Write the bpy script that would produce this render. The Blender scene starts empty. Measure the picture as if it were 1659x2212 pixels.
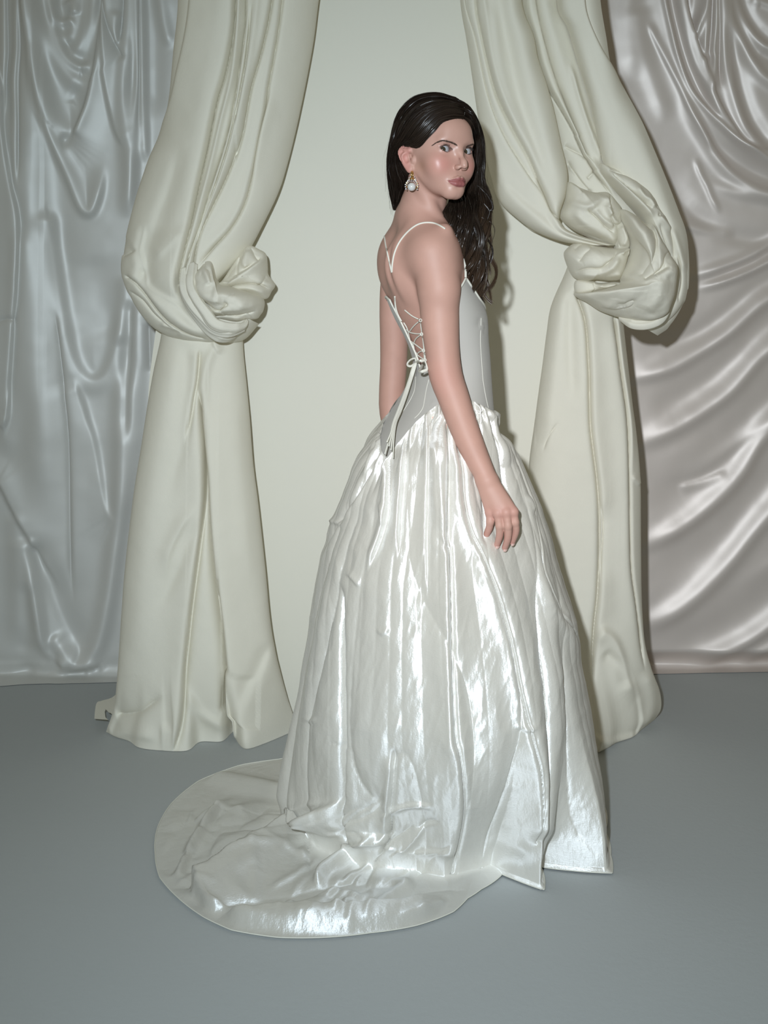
import bpy, math, random
import numpy as np
from mathutils import Vector, Matrix

random.seed(7)
rng = np.random.default_rng(11)
scene = bpy.context.scene
col = scene.collection

# ------------------------------------------------------------------ camera
F_PX, CAM_H, HORIZON = 2700.0, 1.40, 560.0      # focal length (px of 1659x2212), eye height, horizon row
CX = 829.5
cam_data = bpy.data.cameras.new('camera')
cam = bpy.data.objects.new('camera', cam_data)
col.objects.link(cam)
cam.location = (0, 0, CAM_H)
cam.rotation_euler = (math.radians(90), 0, 0)
cam_data.sensor_fit = 'VERTICAL'
cam_data.sensor_height = 44.0
cam_data.sensor_width = 33.0
cam_data.lens = F_PX / 2212 * 44.0
cam_data.shift_y = (HORIZON - 1106.0) / 2212
cam_data.clip_start = 0.05
scene.camera = cam

# ------------------------------------------------------------------ light
world = bpy.data.worlds.new('world')
scene.world = world
world.use_nodes = True
bg = world.node_tree.nodes['Background']
bg.inputs['Color'].default_value = (1.0, 0.92, 0.66, 1)
bg.inputs['Strength'].default_value = 0.165

flash_data = bpy.data.lights.new('camera_flash', 'SPOT')
flash_data.energy = 430
flash_data.color = (1.0, 1.0, 1.0)
flash_data.shadow_soft_size = 0.035
flash_data.spot_size = math.radians(100)
flash_data.spot_blend = 0.3
flash = bpy.data.objects.new('camera_flash', flash_data)
col.objects.link(flash)
flash.location = (-0.18, 0.0, CAM_H + 0.24)
_d = Vector((0.30, 3.4, 0.86)) - flash.location
flash.rotation_euler = _d.to_track_quat('-Z', 'Y').to_euler()

# the flash head's beam: brightest on axis, softly weaker and a little cooler towards its rim
flash_data.use_nodes = True
_nt = flash_data.node_tree
_em = _nt.nodes['Emission']
_tc = _nt.nodes.new('ShaderNodeTexCoord'); _sx = _nt.nodes.new('ShaderNodeSeparateXYZ')
_nt.links.new(_tc.outputs['Normal'], _sx.inputs[0])
def _mth(op, a, b=None):
    n = _nt.nodes.new('ShaderNodeMath'); n.operation = op
    for i, v in enumerate((a, b)):
        if v is None: continue
        if isinstance(v, (int, float)): n.inputs[i].default_value = v
        else: _nt.links.new(v, n.inputs[i])
    return n.outputs[0]
_ang = _mth('ARCCOSINE', _mth('ABSOLUTE', _sx.outputs[2]))
_q2 = _mth('POWER', _mth('DIVIDE', _ang, math.radians(31)), 2.0)
_nt.links.new(_mth('EXPONENT', _mth('MULTIPLY', _q2, -1.0)), _em.inputs['Strength'])
_mixc = _nt.nodes.new('ShaderNodeMix'); _mixc.data_type = 'RGBA'
_mixc.inputs[6].default_value = (0.905, 0.945, 1.0, 1); _mixc.inputs[7].default_value = (0.76, 0.93, 1.05, 1)
_nt.links.new(_mth('MINIMUM', _mth('DIVIDE', _ang, math.radians(27)), 1.0), _mixc.inputs[0])
_nt.links.new(_mixc.outputs[2], _em.inputs['Color'])

scene.view_settings.view_transform = 'Standard'
scene.view_settings.look = 'None'
scene.view_settings.gamma = 1.0
scene.view_settings.exposure = 0.0
scene.view_settings.use_curve_mapping = False
try:
    scene.cycles.use_denoising = True
    scene.cycles.max_bounces = 6
except Exception:
    pass

# ------------------------------------------------------------------ helpers
def px2w(px, py, Y):
    px = np.asarray(px, float); py = np.asarray(py, float); Y = np.asarray(Y, float) + 0 * px
    return np.stack([(px - CX) * Y / F_PX, Y, CAM_H - (py - HORIZON) * Y / F_PX], -1)

def w2px(P):
    P = np.asarray(P, float)
    return np.stack([CX + F_PX * P[..., 0] / P[..., 1], HORIZON - F_PX * (P[..., 2] - CAM_H) / P[..., 1]], -1)

def ground_depth(py):
    return F_PX * CAM_H / (np.asarray(py, float) - HORIZON)

def zoomed(x0, y0, s):
    return lambda *pts: [(x0 + x / s, y0 + y / s) for x, y in pts]
zA = zoomed(240, 480, 4.1475); zB = zoomed(1160, 300, 4.1475)
zC = zoomed(0, 0, 4.608); zD = zoomed(0, 480, 4.608); zE = zoomed(0, 1100, 4.608)
zF = zoomed(1290, 0, 4.496)
z5 = zoomed(0, 0, 2.37); z6 = zoomed(960, 0, 2.373); z7 = zoomed(0, 700, 2.329); z8 = zoomed(1100, 600, 2.107)
zS = zoomed(600, 860, 2.2726); zT = zoomed(310, 1500, 1.5952); zW = zoomed(730, 820, 3.6867)

def catmull(pts, sub=8, closed=False):
    P = np.asarray(pts, float)
    n = len(P)
    if n < 3 and not closed:
        t = np.linspace(0, 1, sub + 1)[:, None]
        return P[0] * (1 - t) + P[-1] * t
    if closed:
        Q = np.vstack([P[-1], P, P[0], P[1]]); m = n
    else:
        Q = np.vstack([2 * P[0] - P[1], P, 2 * P[-1] - P[-2]]); m = n - 1
    t = np.linspace(0, 1, sub, endpoint=False)[:, None]
    out = []
    for i in range(m):
        a, b, c, d = Q[i], Q[i + 1], Q[i + 2], Q[i + 3]
        out.append(0.5 * (2 * b + (c - a) * t + (2 * a - 5 * b + 4 * c - d) * t * t + (3 * b - a - 3 * c + d) * t ** 3))
    out = np.vstack(out)
    if not closed:
        out = np.vstack([out, P[-1]])
    return out

def resample(P, n):
    P = np.asarray(P, float)
    L = np.concatenate([[0], np.cumsum(np.linalg.norm(np.diff(P, axis=0), axis=1))])
    s = np.linspace(0, L[-1], n)
    return np.stack([np.interp(s, L, P[:, k]) for k in range(P.shape[1])], -1)

def smooth01(x):
    x = np.clip(x, 0, 1)
    return x * x * (3 - 2 * x)

def vnoise(P, seed=0):
    """smooth value noise, P (...,D) with D 2 or 3, range about -1..1"""
    P = np.asarray(P, float)
    D = P.shape[-1]
    i = np.floor(P).astype(np.int64); f = P - i
    f = f * f * f * (f * (f * 6 - 15) + 10)
    primes = (73856093, 19349663, 83492791)
    out = 0.0
    for c in range(2 ** D):
        h = np.full(i.shape[:-1], seed * 7919 + 17, np.int64); w = 1.0
        for k in range(D):
            b = (c >> k) & 1
            h = h ^ ((i[..., k] + b) * primes[k])
            w = w * (f[..., k] if b else 1 - f[..., k])
        h = (h ^ (h >> 13)) * 1274126177 & 0x7fffffff
        h = h ^ (h >> 16)
        out = out + w * ((h & 0xffff) / 32767.5 - 1)
    return out

def fnoise(P, seed=0, oct=3):
    r, a = 0.0, 1.0
    for o in range(oct):
        r = r + a * vnoise(P * 2 ** o, seed + o * 31); a *= 0.5
    return r

def fold_relief(PP, folds, shift=False):
    """sum of cloth folds given as pixel-space centre lines on the undeformed cloth.
    fold = (pts, height, width_left, width_right, taper_start, taper_end), sides as seen walking along pts"""
    shp = PP.shape[:-1]
    P = PP.reshape(-1, 2)
    H = np.zeros(len(P)); SH = np.zeros((len(P), 2))
    for fd in folds:
        pts, a, wl, wr = fd[:4]
        t0 = fd[4] if len(fd) > 4 else 0.15
        t1 = fd[5] if len(fd) > 5 else 0.15
        C = catmull(pts, 6)
        R = 2.6 * max(wl, wr)
        lo = C.min(0) - R; hi = C.max(0) + R
        idx = np.nonzero((P[:, 0] > lo[0]) & (P[:, 0] < hi[0]) & (P[:, 1] > lo[1]) & (P[:, 1] < hi[1]))[0]
        if len(idx) == 0: continue
        Q = P[idx]
        near = np.zeros_like(Q); best = np.full(len(Q), 1e18); sd = np.zeros(len(Q)); tt = np.zeros(len(Q))
        seg = np.diff(C, axis=0); ln = np.linalg.norm(seg, axis=1); cum = np.concatenate([[0], np.cumsum(ln)]); tot = cum[-1]
        for k in range(len(seg)):
            if ln[k] < 1e-6: continue
            d = Q - C[k]; u = seg[k] / ln[k]
            s = d @ u
            cr = d[:, 0] * u[1] - d[:, 1] * u[0]     # + on the right when walking down the picture
            sc_ = np.clip(s, 0, ln[k])
            d2 = (s - sc_) ** 2 + cr ** 2
            m = d2 < best
            best[m] = d2[m]; near[m] = C[k] + sc_[m][:, None] * u; sd[m] = np.sign(cr[m]) ; tt[m] = (cum[k] + sc_[m]) / tot
        dist = np.sqrt(best)
        w = np.where(sd > 0, wr, wl)
        if a < 0 and min(wl, wr) <= 9:
            prof = np.exp(-(dist / (0.85 * w)) ** 1.15)      # sharp crease
        else:
            prof = np.exp(-(dist / w) ** 2)
        tap = np.ones(len(Q))
        if t0 > 0: tap = tap * smooth01(tt / t0)
        if t1 > 0: tap = tap * smooth01((1 - tt) / t1)
        H[idx] += a * prof * tap
        if a < 0 and min(wl, wr) <= 9:                        # cloth is drawn in towards a sharp crease
            x = dist / w
            k = .75 * tap * w * (1 - np.exp(-x)) * np.exp(-x / 3) / (dist + 1e-6)
            SH[idx] -= (Q - near) * k[:, None]
    if shift: return H.reshape(shp), SH.reshape(PP.shape)
    return H.reshape(shp)

def new_obj(name, me, mat=None, parent=None, smooth=True):
    o = bpy.data.objects.new(name, me)
    col.objects.link(o)
    if mat is not None: me.materials.append(mat)
    if parent is not None: o.parent = parent
    me.polygons.foreach_set('use_smooth', np.full(len(me.polygons), smooth))
    return o

def mesh_np(name, V, Fc):
    me = bpy.data.meshes.new(name)
    V = np.asarray(V, np.float32).reshape(-1, 3); Fc = np.asarray(Fc, np.int32)
    k = Fc.shape[1]
    me.vertices.add(len(V)); me.vertices.foreach_set('co', V.ravel())
    me.loops.add(len(Fc) * k); me.loops.foreach_set('vertex_index', Fc.ravel())
    me.polygons.add(len(Fc)); me.polygons.foreach_set('loop_start', np.arange(len(Fc), dtype=np.int32) * k)
    me.update(calc_edges=True); me.validate()
    return me

def grid_faces(nv, nu, wrap=False, off=0):
    i = np.arange(nv - 1)[:, None]; j = np.arange(nu if wrap else nu - 1)[None, :]
    j1 = (j + 1) % nu
    a = i * nu + j; b = i * nu + j1; c = (i + 1) * nu + j1; d = (i + 1) * nu + j
    return np.stack([a + 0 * b, d + 0 * b, c, b], -1).reshape(-1, 4) + off

def join_np(parts):
    V, Fc, n = [], [], 0
    for v, f in parts:
        v = np.asarray(v).reshape(-1, 3)
        V.append(v); Fc.append(np.asarray(f) + n); n += len(v)
    return np.vstack(V), np.vstack(Fc)

def empty(name, loc=(0, 0, 0)):
    o = bpy.data.objects.new(name, None); col.objects.link(o); o.location = loc
    o.empty_display_size = 0.1
    return o

def tag(o, label=None, cat=None, group=None, kind=None):
    if label: o['label'] = label
    if cat: o['category'] = cat
    if group: o['group'] = group
    if kind: o['kind'] = kind
    return o

def place(me_obj, root):
    """parent a mesh built in world coordinates under a root empty"""
    me_obj.parent = root
    me_obj.matrix_parent_inverse = Matrix.Translation(-Vector(root.location))

def tube(P, r, sides=8, closed=False, cap=True, flat=1.0, nrm=None):
    """tube mesh along P (n,3); r scalar or (n,)"""
    P = np.asarray(P, float); n = len(P)
    r = np.broadcast_to(np.asarray(r, float), (n,))
    T = np.gradient(P, axis=0) if not closed else (np.roll(P, -1, 0) - np.roll(P, 1, 0))
    T /= np.linalg.norm(T, axis=1, keepdims=True) + 1e-12
    N = np.zeros_like(P)
    up = np.array([0, 0, 1.0]) if nrm is None else np.asarray(nrm, float)
    v = np.cross(T[0], up)
    if np.linalg.norm(v) < 1e-3: v = np.cross(T[0], [1.0, 0, 0])
    v /= np.linalg.norm(v)
    for i in range(n):
        v = v - T[i] * (v @ T[i]); v /= np.linalg.norm(v) + 1e-12
        N[i] = v
    B = np.cross(T, N)
    a = np.linspace(0, 2 * np.pi, sides, endpoint=False)
    ring = P[:, None] + r[:, None, None] * (np.cos(a)[None, :, None] * N[:, None] + flat * np.sin(a)[None, :, None] * B[:, None])
    V = ring.reshape(-1, 3)
    Fc = grid_faces(n, sides, wrap=True)
    if closed:
        j = np.arange(sides); j1 = (j + 1) % sides; o = (n - 1) * sides
        Fc = np.vstack([Fc, np.stack([o + j, j, j1, o + j1], -1)])
    elif cap:
        c0, c1 = len(V), len(V) + 1
        V = np.vstack([V, P[:1], P[-1:]])
        j = np.arange(sides); j1 = (j + 1) % sides; o = (n - 1) * sides
        Fc = np.vstack([Fc, np.stack([j, j1, np.full(sides, c0), np.full(sides, c0)], -1), np.stack([o + j1, o + j, np.full(sides, c1), np.full(sides, c1)], -1)])
    return V, Fc

def mesh_any(name, V, Fc):
    """like mesh_np but drops doubled corners (triangles given as quads)"""
    V = np.asarray(V, float).reshape(-1, 3)
    me = bpy.data.meshes.new(name)
    Fc = np.asarray(Fc)
    tri = Fc[:, 2] == Fc[:, 3]
    if not tri.any():
        return mesh_np(name, V, Fc)
    Q = Fc[~tri].astype(np.int32); Tt = Fc[tri][:, :3].astype(np.int32)
    me.vertices.add(len(V)); me.vertices.foreach_set('co', V.astype(np.float32).ravel())
    loops = np.concatenate([Q.ravel(), Tt.ravel()])
    me.loops.add(len(loops)); me.loops.foreach_set('vertex_index', loops)
    me.polygons.add(len(Q) + len(Tt))
    starts = np.concatenate([np.arange(len(Q)) * 4, len(Q) * 4 + np.arange(len(Tt)) * 3]).astype(np.int32)
    me.polygons.foreach_set('loop_start', starts)
    me.update(calc_edges=True); me.validate()
    return me

# ------------------------------------------------------------------ materials
def nodes_of(m):
    m.use_nodes = True
    nt = m.node_tree
    return nt, nt.nodes['Principled BSDF']

def link(nt, a, b): nt.links.new(a, b)

def noise_node(nt, scale, detail=3, rough=0.5, coord='Object', stretch=(1, 1, 1), dist=0.0):
    tc = nt.nodes.new('ShaderNodeTexCoord'); mp = nt.nodes.new('ShaderNodeMapping')
    mp.inputs['Scale'].default_value = stretch
    link(nt, tc.outputs[coord], mp.inputs['Vector'])
    n = nt.nodes.new('ShaderNodeTexNoise')
    n.inputs['Scale'].default_value = scale; n.inputs['Detail'].default_value = detail; n.inputs['Roughness'].default_value = rough
    n.inputs['Distortion'].default_value = dist
    link(nt, mp.outputs[0], n.inputs['Vector'])
    return n

def mat_cloth(name, c1, c2, rough=0.8, spec=0.3, sheen=0.2, weave=0.0006, wr=0.004, coat=0.0):
    m = bpy.data.materials.new(name); nt, b = nodes_of(m)
    n = noise_node(nt, 2.2, 4)
    r = nt.nodes.new('ShaderNodeMix'); r.data_type = 'RGBA'
    r.inputs[6].default_value = (*c1, 1); r.inputs[7].default_value = (*c2, 1)
    link(nt, n.outputs['Fac'], r.inputs[0]); link(nt, r.outputs[2], b.inputs['Base Color'])
    b.inputs['Roughness'].default_value = rough
    b.inputs['Specular IOR Level'].default_value = spec
    b.inputs['Sheen Weight'].default_value = sheen
    b.inputs['Sheen Roughness'].default_value = 0.5
    w1 = noise_node(nt, 18, 4, 0.6); w2 = noise_node(nt, 900, 2, 0.5)
    b1 = nt.nodes.new('ShaderNodeBump'); b1.inputs['Distance'].default_value = wr; b1.inputs['Strength'].default_value = 1.0
    b2 = nt.nodes.new('ShaderNodeBump'); b2.inputs['Distance'].default_value = weave; b2.inputs['Strength'].default_value = 0.6
    link(nt, w1.outputs['Fac'], b1.inputs['Height']); link(nt, w2.outputs['Fac'], b2.inputs['Height'])
    link(nt, b1.outputs[0], b2.inputs['Normal']); link(nt, b2.outputs[0], b.inputs['Normal'])
    return m

def mat_simple(name, c, rough=0.5, metal=0.0, spec=0.5):
    m = bpy.data.materials.new(name); nt, b = nodes_of(m)
    b.inputs['Base Color'].default_value = (*c, 1); b.inputs['Roughness'].default_value = rough
    b.inputs['Metallic'].default_value = metal; b.inputs['Specular IOR Level'].default_value = spec
    return m

M_COTTON = mat_cloth('cream_cotton', (0.855, 0.825, 0.715), (0.88, 0.85, 0.745), 0.8, 0.2, 0.1, wr=0.0012)
def let_through(m, colour, fac):
    """thin cloth lets part of the light through"""
    nt = m.node_tree; b = nt.nodes['Principled BSDF']; out = [x for x in nt.nodes if x.type == 'OUTPUT_MATERIAL'][0]
    t = nt.nodes.new('ShaderNodeBsdfTranslucent'); t.inputs['Color'].default_value = (*colour, 1)
    x = nt.nodes.new('ShaderNodeMixShader'); x.inputs[0].default_value = fac
    link(nt, b.outputs[0], x.inputs[1]); link(nt, t.outputs[0], x.inputs[2]); link(nt, x.outputs[0], out.inputs['Surface'])
let_through(M_COTTON, (0.93, 0.85, 0.64), 0.16)
M_WALL = mat_cloth('cream_wall_paint', (0.765, 0.745, 0.65), (0.785, 0.765, 0.67), 0.7, 0.2, 0.0, weave=0.0002, wr=0.0004)
M_REAR = mat_cloth('plain_rear_wall', (0.60, 0.58, 0.54), (0.62, 0.60, 0.56), 0.8, 0.2, 0.0)

def mat_satin(name, c1, c2, rough=0.46, gloss=0.35, wr=0.002):
    m = bpy.data.materials.new(name); nt, b = nodes_of(m)
    n = noise_node(nt, 1.6, 3)
    r = nt.nodes.new('ShaderNodeMix'); r.data_type = 'RGBA'
    r.inputs[6].default_value = (*c1, 1); r.inputs[7].default_value = (*c2, 1)
    link(nt, n.outputs['Fac'], r.inputs[0])
    b.inputs['Roughness'].default_value = rough
    b.inputs['Metallic'].default_value = gloss
    b.inputs['Specular IOR Level'].default_value = 0.5
    link(nt, r.outputs[2], b.inputs['Base Color'])
    w1 = noise_node(nt, 9, 4, 0.55); w2 = noise_node(nt, 1200, 1, 0.5)
    b1 = nt.nodes.new('ShaderNodeBump'); b1.inputs['Distance'].default_value = wr; b1.inputs['Strength'].default_value = 1.0
    b2 = nt.nodes.new('ShaderNodeBump'); b2.inputs['Distance'].default_value = 0.0003; b2.inputs['Strength'].default_value = 0.4
    link(nt, w1.outputs['Fac'], b1.inputs['Height']); link(nt, w2.outputs['Fac'], b2.inputs['Height'])
    link(nt, b1.outputs[0], b2.inputs['Normal']); link(nt, b2.outputs[0], b.inputs['Normal'])
    return m
M_SATIN_L = mat_satin('champagne_satin', (0.62, 0.615, 0.585), (0.65, 0.645, 0.615), .46, .16, wr=0.0004)
M_SATIN_R = mat_satin('rose_champagne_satin', (0.64, 0.575, 0.53), (0.67, 0.605, 0.56), .44, .26, wr=0.0004)

m = bpy.data.materials.new('grey_paper_floor'); nt, b = nodes_of(m)
n1 = noise_node(nt, 1.3, 5, 0.6); n2 = noise_node(nt, 60, 3, 0.6)
mx = nt.nodes.new('ShaderNodeMix'); mx.data_type = 'RGBA'
mx.inputs[6].default_value = (0.395, 0.415, 0.415, 1); mx.inputs[7].default_value = (0.435, 0.455, 0.455, 1)
link(nt, n1.outputs['Fac'], mx.inputs[0]); link(nt, mx.outputs[2], b.inputs['Base Color'])
b.inputs['Roughness'].default_value = 0.7; b.inputs['Specular IOR Level'].default_value = 0.3
bp = nt.nodes.new('ShaderNodeBump'); bp.inputs['Distance'].default_value = 0.0006
link(nt, n2.outputs['Fac'], bp.inputs['Height']); link(nt, bp.outputs[0], b.inputs['Normal'])
M_FLOOR = m

# ------------------------------------------------------------------ room shell
def slab(name, x0, x1, y0, y1, z0, z1, mat, kind='structure'):
    V = [(x, y, z) for z in (z0, z1) for y in (y0, y1) for x in (x0, x1)]
    Fq = [(0, 2, 3, 1), (4, 5, 7, 6), (0, 1, 5, 4), (2, 6, 7, 3), (0, 4, 6, 2), (1, 3, 7, 5)]
    o = new_obj(name, mesh_np(name, V, Fq), mat, smooth=False)
    o['kind'] = kind
    return o

WALL_Y = 3.77
o = slab('floor', -4, 4, -1.5, 4.6, -0.05, 0.0, M_FLOOR); o['label'] = 'smooth warm grey studio floor'
o = slab("wall_back", -0.60, 0.60, WALL_Y, WALL_Y + 0.05, 0.0, 3.0, M_WALL); o['label'] = 'plain pale cream wall panel between the two knotted curtains'
o = slab('wall_rear', -4, 4, 4.45, 4.55, 0.0, 3.0, M_REAR); o['label'] = 'plain rear wall hidden behind the satin drapes'
# ------------------------------------------------------------------ draped cloth
def ramp(x, xs, ys): return np.interp(x, xs, ys)

def drape(L, R, nu, nv, depth, folds, noise=1.0, nscale=0.02, seed=3, ground=False, ufold=None, sub=10, gain=1.5):
    """sheet swept between two edge lines (pixel lists of equal length). depth(u,v,px,py) = world Y of the undeformed cloth."""
    Lc = catmull(L, sub); Rc = catmull(R, sub)
    mid = (Lc + Rc) / 2
    # arc-length resampling with common parameter
    a = np.linalg.norm(np.diff(Lc, axis=0), axis=1) + np.linalg.norm(np.diff(Rc, axis=0), axis=1)
    s = np.concatenate([[0], np.cumsum(a)]); s /= s[-1]
    v = np.linspace(0, 1, nv)
    Lr = np.stack([np.interp(v, s, Lc[:, k]) for k in (0, 1)], -1)
    Rr = np.stack([np.interp(v, s, Rc[:, k]) for k in (0, 1)], -1)
    u = np.linspace(0, 1, nu)
    PP = Lr[:, None] * (1 - u)[None, :, None] + Rr[:, None] * u[None, :, None]
    U, Vv = np.meshgrid(u, v)
    Y = depth(U, Vv, PP[..., 0], PP[..., 1])
    if ground:                       # last rows rest on the floor
        k = smooth01((Vv - ground) / (1 - ground))
        Y = Y * (1 - k) + ground_depth(np.maximum(PP[..., 1], 1400)) * k
    folds = [(f[0], f[1] * (gain if f[1] < 0 and min(f[2], f[3]) <= 9 else gain * .68), *f[2:]) for f in folds]
    H, SH = fold_relief(PP, folds, True)
    P = px2w(PP[..., 0] + SH[..., 0], PP[..., 1] + SH[..., 1], Y)
    S = Y / F_PX
    H = H + .7 * noise * fnoise(PP * nscale, seed)
    if ufold is not None: H = H + ufold(U, Vv, PP)
    P[..., 1] -= H * S
    P[..., 2] = np.maximum(P[..., 2], 0.002)
    return P, U, Vv

def lobe(outline, depth, bulge, folds, nr=50, na=180, noise=1.5, seed=5, power=0.5, centre=None):
    """cushion of gathered cloth: closed outline filled with a dome that bulges towards -Y"""
    C = resample(np.vstack([catmull(outline, 8, closed=True), catmull(outline, 8, closed=True)[:1]]), na + 1)[:-1]
    c = C.mean(0) if centre is None else np.asarray(centre, float)
    r = np.linspace(0, 1, nr) ** 0.8
    PP = c + r[:, None, None] * (C[None] - c)
    dome = (1 - r ** 2.2)[:, None] ** power * np.ones(na)
    Y = np.full(dome.shape, depth)
    S = depth / F_PX
    edge = smooth01((1 - r) / 0.12)[:, None]
    H, SH = fold_relief(PP, folds, True)
    P = px2w(PP[..., 0] + SH[..., 0] * edge, PP[..., 1] + SH[..., 1] * edge, Y)
    H = (1.25 * H + noise * fnoise(PP * 0.03, seed)) * edge
    P[..., 1] -= bulge * dome + H * S
    return P.reshape(-1, 3), grid_faces(nr, na, wrap=True)

def sheet(P):
    nv, nu = P.shape[:2]
    return P.reshape(-1, 3), grid_faces(nv, nu)

def arch(U, k=0.6): return np.clip(1 - np.abs(2 * U - 1) ** 2.4, 0, 1) ** k

# ============ left cream curtain ============
curtain_l = empty('knotted_curtain', (-0.50, 3.62, 0))
tag(curtain_l, 'cream cotton curtain tied in a knot on the left of the woman', 'curtain', 'knotted cream curtains')

Lp = [(372, -160), (376, 0), (366, 110), (352, 260), (318, 350), (292, 430), (270, 520), (262, 590), (290, 660), (335, 712), (400, 738), (470, 742), (525, 735), (560, 700)]
Rp = [(712, -160), (689, 0), (675, 105), (646, 253), (620, 359), (600, 420), (565, 492), (536, 545), (510, 572), (480, 600), (462, 622), (455, 640), (462, 655), (490, 665)]
c1 = [(418, -150), (407, 0), (397, 76), (382, 143), (367, 211), (346, 274), (330, 320)]
c2 = [(512, -150), (508, 0), (502, 76), (485, 160), (468, 219), (447, 321), (426, 414), (411, 485), (397, 540), (386, 591), (386, 625), (401, 658), (422, 684), (447, 709)]
c3 = [(534, -150), (530, 0), (527, 63), (506, 211), (489, 295), (456, 401), (430, 485), (405, 561), (392, 625), (410, 650), (440, 690)]
c4 = [(600, -150), (586, 0), (565, 105), (536, 211), (519, 295), (494, 371), (456, 456), (426, 527), (418, 582), (425, 620), (450, 660)]
c5 = [(620, -150), (610, 0), (591, 127), (565, 262), (544, 380), (527, 443), (498, 494), (456, 540), (424, 582)]
c6 = [(590, 180), (575, 240), (553, 321), (540, 405)]
foldsL = [
    (c1, -9, 22, 2.5, 0, .2), (c1, 6, 3, 40, 0, .2),
    (c2, -34, 5, 4, 0, .1), (c2, 16, 45, 3, 0, .15), (c2, 8, 3, 9, 0, .15),
    (c3, -24, 4, 3.5, 0, .12), (c3, 7, 3, 10, 0, .1),
    ([(518, -150), (516, 0), (505, 140), (478, 260), (452, 370), (425, 470), (405, 540)], 10, 5, 5, 0, .2),
    ([(545, 0), (530, 140), (512, 230), (495, 310), (470, 390), (440, 470), (415, 550)], -16, 3, 3, .15, .15),
    ([(560, -100), (556, 0), (540, 120), (520, 220), (500, 300), (474, 385), (445, 470), (420, 545)], 10, 14, 8, 0, .15),
    (c4, -26, 4, 3.5, 0, .15), (c4, 12, 30, 3, 0, .2), (c4, 6, 3, 12, 0, .2),
    (c5, -24, 5, 3.5, 0, .08), (c5, 13, 16, 3, 0, .15), (c5, 8, 3, 50, 0, .1),
    (c6, 7, 3, 16, .3, .3), (c6, -6, 12, 3, .3, .3),
    (zA((700, 0), (640, 250), (600, 450), (600, 600), (660, 720)), 6, 30, 4, .2, .2),
    # wide left panel: long soft waves
    ([(470, 0), (445, 150), (420, 280), (385, 420), (360, 520)], 7, 40, 30, 0, .3),
    ([(395, 300), (370, 400), (340, 480), (322, 540), (310, 600), (315, 640), (345, 680)], -9, 14, 24, .2, .2),
    (zA((300, 0), (270, 150), (250, 260), (280, 380), (310, 500), (330, 570), (420, 640), (560, 720), (700, 860), (860, 1010)), -10, 10, 22, .1, .1),
    (zA((300, 0), (270, 150), (250, 260), (280, 380), (310, 500), (330, 570), (420, 640), (560, 720), (700, 860), (860, 1010)), 7, 20, 6, .1, .1),
    (zA((110, 470), (230, 560), (330, 680), (440, 820), (560, 930), (700, 1010), (880, 1060)), -13, 4, 9, .05, .1),
    (zA((110, 440), (240, 520), (360, 650), (460, 770), (600, 880), (740, 960), (900, 1020)), 9, 12, 12, .1, .1),
    (zA((150, 610), (270, 700), (380, 830), (500, 930), (570, 960)), -8, 5, 5, .1, .2),
    (zA((420, 925), (540, 950), (620, 990), (590, 1040)), 8, 4, 16, .2, .2),
    (zA((100, 310), (160, 280), (230, 240)), -9, 4, 10, .1, .4),
    (zA((300, 400), (270, 480), (240, 560)), -6, 10, 10, .3, .3),
    (zA((350, 330), (450, 260), (560, 150), (620, 60)), 6, 10, 30, .3, .3),
    (zA((600, 600), (720, 740), (850, 860), (980, 1000)), -10, 4, 4, .1, .1),
    (zA((690, 660), (780, 740), (840, 840), (900, 900)), 8, 12, 5, .2, .2),
    (zA((820, 930), (900, 960), (1000, 1010), (1120, 1000)), 6, 8, 8, .2, .2),
]
P, U, V_ = drape(Lp, Rp, 260, 420, lambda U, V, x, y: 3.69 - 0.12 * arch(U) - 0.05 * smooth01((V - .45) / .3), foldsL, 2.2, 0.012, 3)
upper = new_obj('upper_drape', mesh_np('upper_drape', *sheet(P)), M_COTTON)
place(upper, curtain_l)

kn = []
kn.append(lobe(zA((960, 560), (1000, 520), (1080, 400), (1150, 300), (1230, 210), (1330, 245), (1390, 290), (1405, 400), (1410, 470), (1470, 560), (1440, 620), (1380, 690), (1200, 640), (1050, 600)), 3.60, 0.10, [
    (zA((1160, 290), (1140, 380), (1160, 470)), -10, 3, 4), (zA((1215, 230), (1200, 330), (1230, 400)), 8, 5, 9), (zA((1250, 210), (1300, 300), (1340, 340)), -9, 4, 6),
    (zA((1040, 560), (1120, 500), (1250, 420), (1400, 310)), 12, 12, 4), (zA((1040, 560), (1120, 500), (1250, 420), (1400, 310)), -12, 3, 14),
    (zA((1060, 590), (1200, 550), (1330, 550), (1440, 600)), -12, 3, 6), (zA((1100, 620), (1220, 590), (1340, 610), (1420, 640)), 9, 6, 6),
    (zA((1400, 470), (1380, 530), (1330, 560)), -8, 4, 4)]))
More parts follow.
